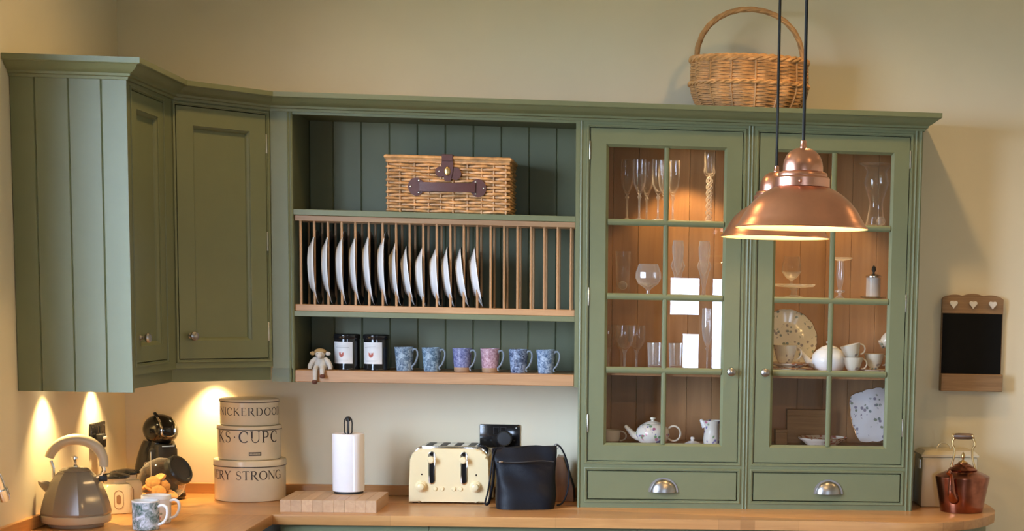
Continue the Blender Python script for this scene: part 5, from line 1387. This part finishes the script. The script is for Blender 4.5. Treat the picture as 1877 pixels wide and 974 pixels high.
spots_ = ((-0.058, -0.004, 0.026, 0.25, 0.2, 'lowest, against the far left of the glass'), (-0.022, -0.022, 0.020, -0.2, 0.1, 'lowest, at the front of the jar'), (0.010, 0.006, 0.030, 0.3, 0.5, 'lowest, under the lid'),
          (-0.050, -0.020, 0.046, -0.3, 0.5, 'second layer, left of the jar'), (-0.018, -0.030, 0.045, 0.9, 0.3, 'standing on edge at the front of the jar'), (-0.060, 0.012, 0.060, 0.3, -0.5, 'second layer, at the back of the jar'),
          (-0.012, 0.000, 0.062, 0.9, 0.6, 'leaning under the neck of the jar'), (-0.040, -0.014, 0.074, 1.0, 0.2, 'topmost, standing on edge'), (-0.028, 0.018, 0.084, 0.5, -0.3, 'topmost, lying at the back'))
for x, y, z, a, c, lb in spots_:
    b = MB(); b.lathe(((0, 0), (0.021, 0), (0.0255, 0.003), (0.023, 0.009), (0.010, 0.012), (0, 0.012)), 14, Rx(a) @ Ry(c), wob=lambda q: 1 + 0.06 * sin(5 * q))
    o = b.done('biscuit', BISCUIT); o.location = (-1.622 + x, -0.335 + y, WT + z)
    tag(o, 'golden biscuit in the tilted glass jar, ' + lb, 'biscuit', 'biscuits in the glass jar')

# two china mugs on the left worktop
def china_mug(x, y, mat, label, r, h, rz, rim):
    t = thing('mug', label, 'mug', (x, y, WT), rz)
    b = MB(); b.lathe(((0, 0), (r - 0.004, 0), (r - 0.001, 0.003), (r, 0.010), (r, h - 0.006), (r + 0.001, h), (r - 0.0015, h), (r - 0.003, h - 0.006), (r - 0.004, 0.008), (0, 0.006)), 40); b.done('body', mat, t)
    b = MB(); b.lathe(((r + 0.0002, h - rim), (r + 0.0012, h - rim + 0.0005), (r + 0.0013, h + 0.0003), (r - 0.0032, h + 0.0003), (r - 0.0042, h - 0.012)), 40, cap0=False, cap1=False); b.done('rim', WHITE, t, 'white rim')
    b = MB(); b.tube(smooth_path(((r - 0.001, 0, h * 0.80), (r + 0.014, 0, h * 0.85), (r + 0.027, 0, h * 0.74), (r + 0.027, 0, h * 0.48), (r + 0.016, 0, h * 0.26), (r - 0.001, 0, h * 0.17))), 0.0045, 8, flat=1.3, up=(0, 0, 1)); b.done('handle', WHITE, t, 'white handle')
china_mug(-1.512, -0.952, GARDEN, 'china mug with a blue and green garden print, front of the pair', 0.0400, 0.0900, radians(-8), 0.004)
china_mug(-1.5235, -0.800, PINKMUG, 'white china mug with pink sprigs, behind the garden mug', 0.0445, 0.0880, radians(-5), 0.012)

# chrome sink tap
t = thing('sink_tap', 'chrome swan-neck sink tap reaching in from the left', 'tap', (-1.775, -1.66, WT))
b = MB(); b.lathe(((0, 0), (0.026, 0), (0.026, 0.006), (0.018, 0.012), (0.015, 0.05), (0, 0.05)), 24); b.done('base', CHROME, t)
pts = smooth_path(((0, 0, 0.045), (0, 0, 0.16), (0.004, 0.03, 0.222), (0.015, 0.100, 0.252), (0.022, 0.170, 0.228), (0.026, 0.203, 0.178)))
b = MB(); b.tube(pts, 0.0125, 14, up=(1, 0, 0)); b.done('spout', CHROME, t)
b = MB(); b.tube(((0.0257, 0.2005, 0.182), (0.0275, 0.211, 0.160), (0.0282, 0.216, 0.150)), [0.0165, 0.0165, 0.0145], 16); b.done('nozzle', CHROME, t)
b = MB(); b.tube(((0.016, 0, 0.035), (0.05, -0.01, 0.045), (0.075, -0.014, 0.060)), [0.006, 0.005, 0.007], 10); b.done('tap_lever', CHROME, t)

# ================================================================== right end: chalkboard, copper kettle, cream bin
t = thing('chalkboard', 'wooden memo chalkboard with three white hearts, on the wall above the copper kettle', 'chalkboard', (1.246, -0.0005, 1.332))
b = MB()
top = [(0.1165, 0.300)] + [(0.1165 - 0.233 * i / 40, 0.346 + 0.010 * abs(sin(pi * 3 * i / 40)) ** 0.6 + 0.010 * sin(pi * i / 40)) for i in range(41)] + [(-0.1165, 0.300)]
b.prism(top + [(-0.1165, 0.292), (0.1165, 0.292)], -0.022, -0.0005, 'xz', I4, 0.001); b.done('top_board', DARKWOOD, t, 'scalloped brown top board')
b = MB(); b.box(-0.1165, 0.1165, -0.018, -0.0005, 0.0, 0.2915, 0.001, seg=1); b.done('back_board', DARKWOOD, t)
b = MB(); b.box(-0.113, 0.113, -0.0205, -0.0182, 0.066, 0.2905); b.done('slate', SLATE, t, 'blank black chalk panel')
b = MB(); b.box(-0.1175, 0.1175, -0.050, -0.0185, 0.0005, 0.065, 0.002, seg=1); b.done('ledge', DARKWOOD, t, 'brown ledge box')
for x in (-0.0745, 0.0, 0.0745):
    pts = []
    for i in range(28):
        q = 2 * pi * i / 28
        pts.append((16 * sin(q) ** 3 * 0.00098, (13 * cos(q) - 5 * cos(2 * q) - 2 * cos(3 * q) - cos(4 * q)) * 0.00098))
    b = MB(); b.prism(pts, -0.029, -0.0222, 'xz', I4, 0.0015); b.done('heart', HEART, t, 'small white wooden heart', (x, 0, 0.3265))

t = thing('copper_kettle', 'old copper kettle with a brass handle on the rounded worktop end', 'kettle', (1.172, -0.300, WT))
b = MB(); b.lathe(((0, 0), (0.074, 0), (0.0765, 0.002), (0.0985, 0.124), (0.098, 0.129), (0.090, 0.134), (0.068, 0.143), (0.052, 0.150), (0, 0.151)), 56); b.done('body', OLDCOPPER, t)
b = MB(); b.lathe(((0.052, 0.1505), (0.0535, 0.153), (0.045, 0.160), (0.026, 0.172), (0.018, 0.176), (0, 0.177)), 40); b.done('lid', OLDCOPPER, t)
b = MB(); b.lathe(((0.017, 0.1765), (0.018, 0.179), (0.008, 0.184), (0.004, 0.188), (0.0045, 0.192), (0.008, 0.199), (0.0065, 0.207), (0.003, 0.213), (0, 0.217)), 18); b.done('finial', BRASS, t, 'acorn lid finial')
sdir = Vector((-0.50, -0.866, 0))
def sp(d0, z, off=0): p = sdir * d0; return (p.x, p.y, z)
b = MB(); b.tube(smooth_path((sp(0.062, 0.052), sp(0.092, 0.056), sp(0.112, 0.078), sp(0.118, 0.112), sp(0.128, 0.142), sp(0.146, 0.156), sp(0.156, 0.150))), [0.022 - 0.0145 * min(1, i / 24) for i in range(37)], 14, up=(0, 0, 1)); b.done('spout', OLDCOPPER, t, 'gooseneck copper spout')
hv = Vector((cos(radians(25)), -sin(radians(25)), 0))
def kp(d0, z): p = hv * d0; return (p.x, p.y, z)
for s_ in (-1, 1):
    b = MB(); b.tube(smooth_path((kp(s_ * 0.048, 0.150), kp(s_ * 0.036, 0.190), kp(s_ * 0.033, 0.225), kp(s_ * 0.042, 0.245), kp(s_ * 0.034, 0.268), kp(s_ * 0.026, 0.274))), 0.0040, 8, up=(0, 1, 0)); b.done('handle_arm', BRASS, t, 'brass handle arm')
b = MB(); b.tube((kp(-0.036, 0.271), kp(-0.034, 0.272)), 0.0125, 16); b.tube((kp(0.034, 0.274), kp(0.036, 0.275)), 0.011, 16); b.done('handle_ferrule', BRASS, t)
b = MB(); b.tube((kp(-0.0335, 0.272), kp(-0.02, 0.2725), kp(0.02, 0.2735), kp(0.0335, 0.274)), [0.0095, 0.0112, 0.0112, 0.0095], 14); b.done('grip', GRIPWOOD, t, 'turned wooden grip')

t = thing('bread_bin', 'cream enamel bin with a wire lid handle behind the copper kettle', 'bin', (1.150, -0.115, WT))
b = MB(); b.box(-0.108, 0.100, -0.075, 0.085, 0.0, 0.186, 0.006); b.done('body', CREAMB, t)
b = MB(); R = [[b.v(p, I4) for p in ((-hx, -hy0, z), (hx2, -hy0, z), (hx2, hy1, z), (-hx, hy1, z))] for hx, hx2, hy0, hy1, z in ((0.111, 0.103, 0.078, 0.088, 0.1865), (0.111, 0.103, 0.078, 0.088, 0.194), (0.094, 0.088, 0.055, 0.070, 0.208), (0.080, 0.074, 0.040, 0.055, 0.210))]; b.rings(R); b.done('lid', CREAMB, t, smooth=20)
b = MB(); b.tube([(-0.018 + 0.026 * cos(q), -0.01, 0.209 + 0.024 * sin(q)) for q in [pi * i / 14 for i in range(15)]], 0.0025, 8); b.done('lid_handle', STEEL, t, 'wire lid handle')
b = MB(); b.box(-0.1135, -0.1085, -0.05, -0.02, 0.140, 0.175, 0.001, seg=1); b.done('clip', STEEL, t, 'metal side clip')
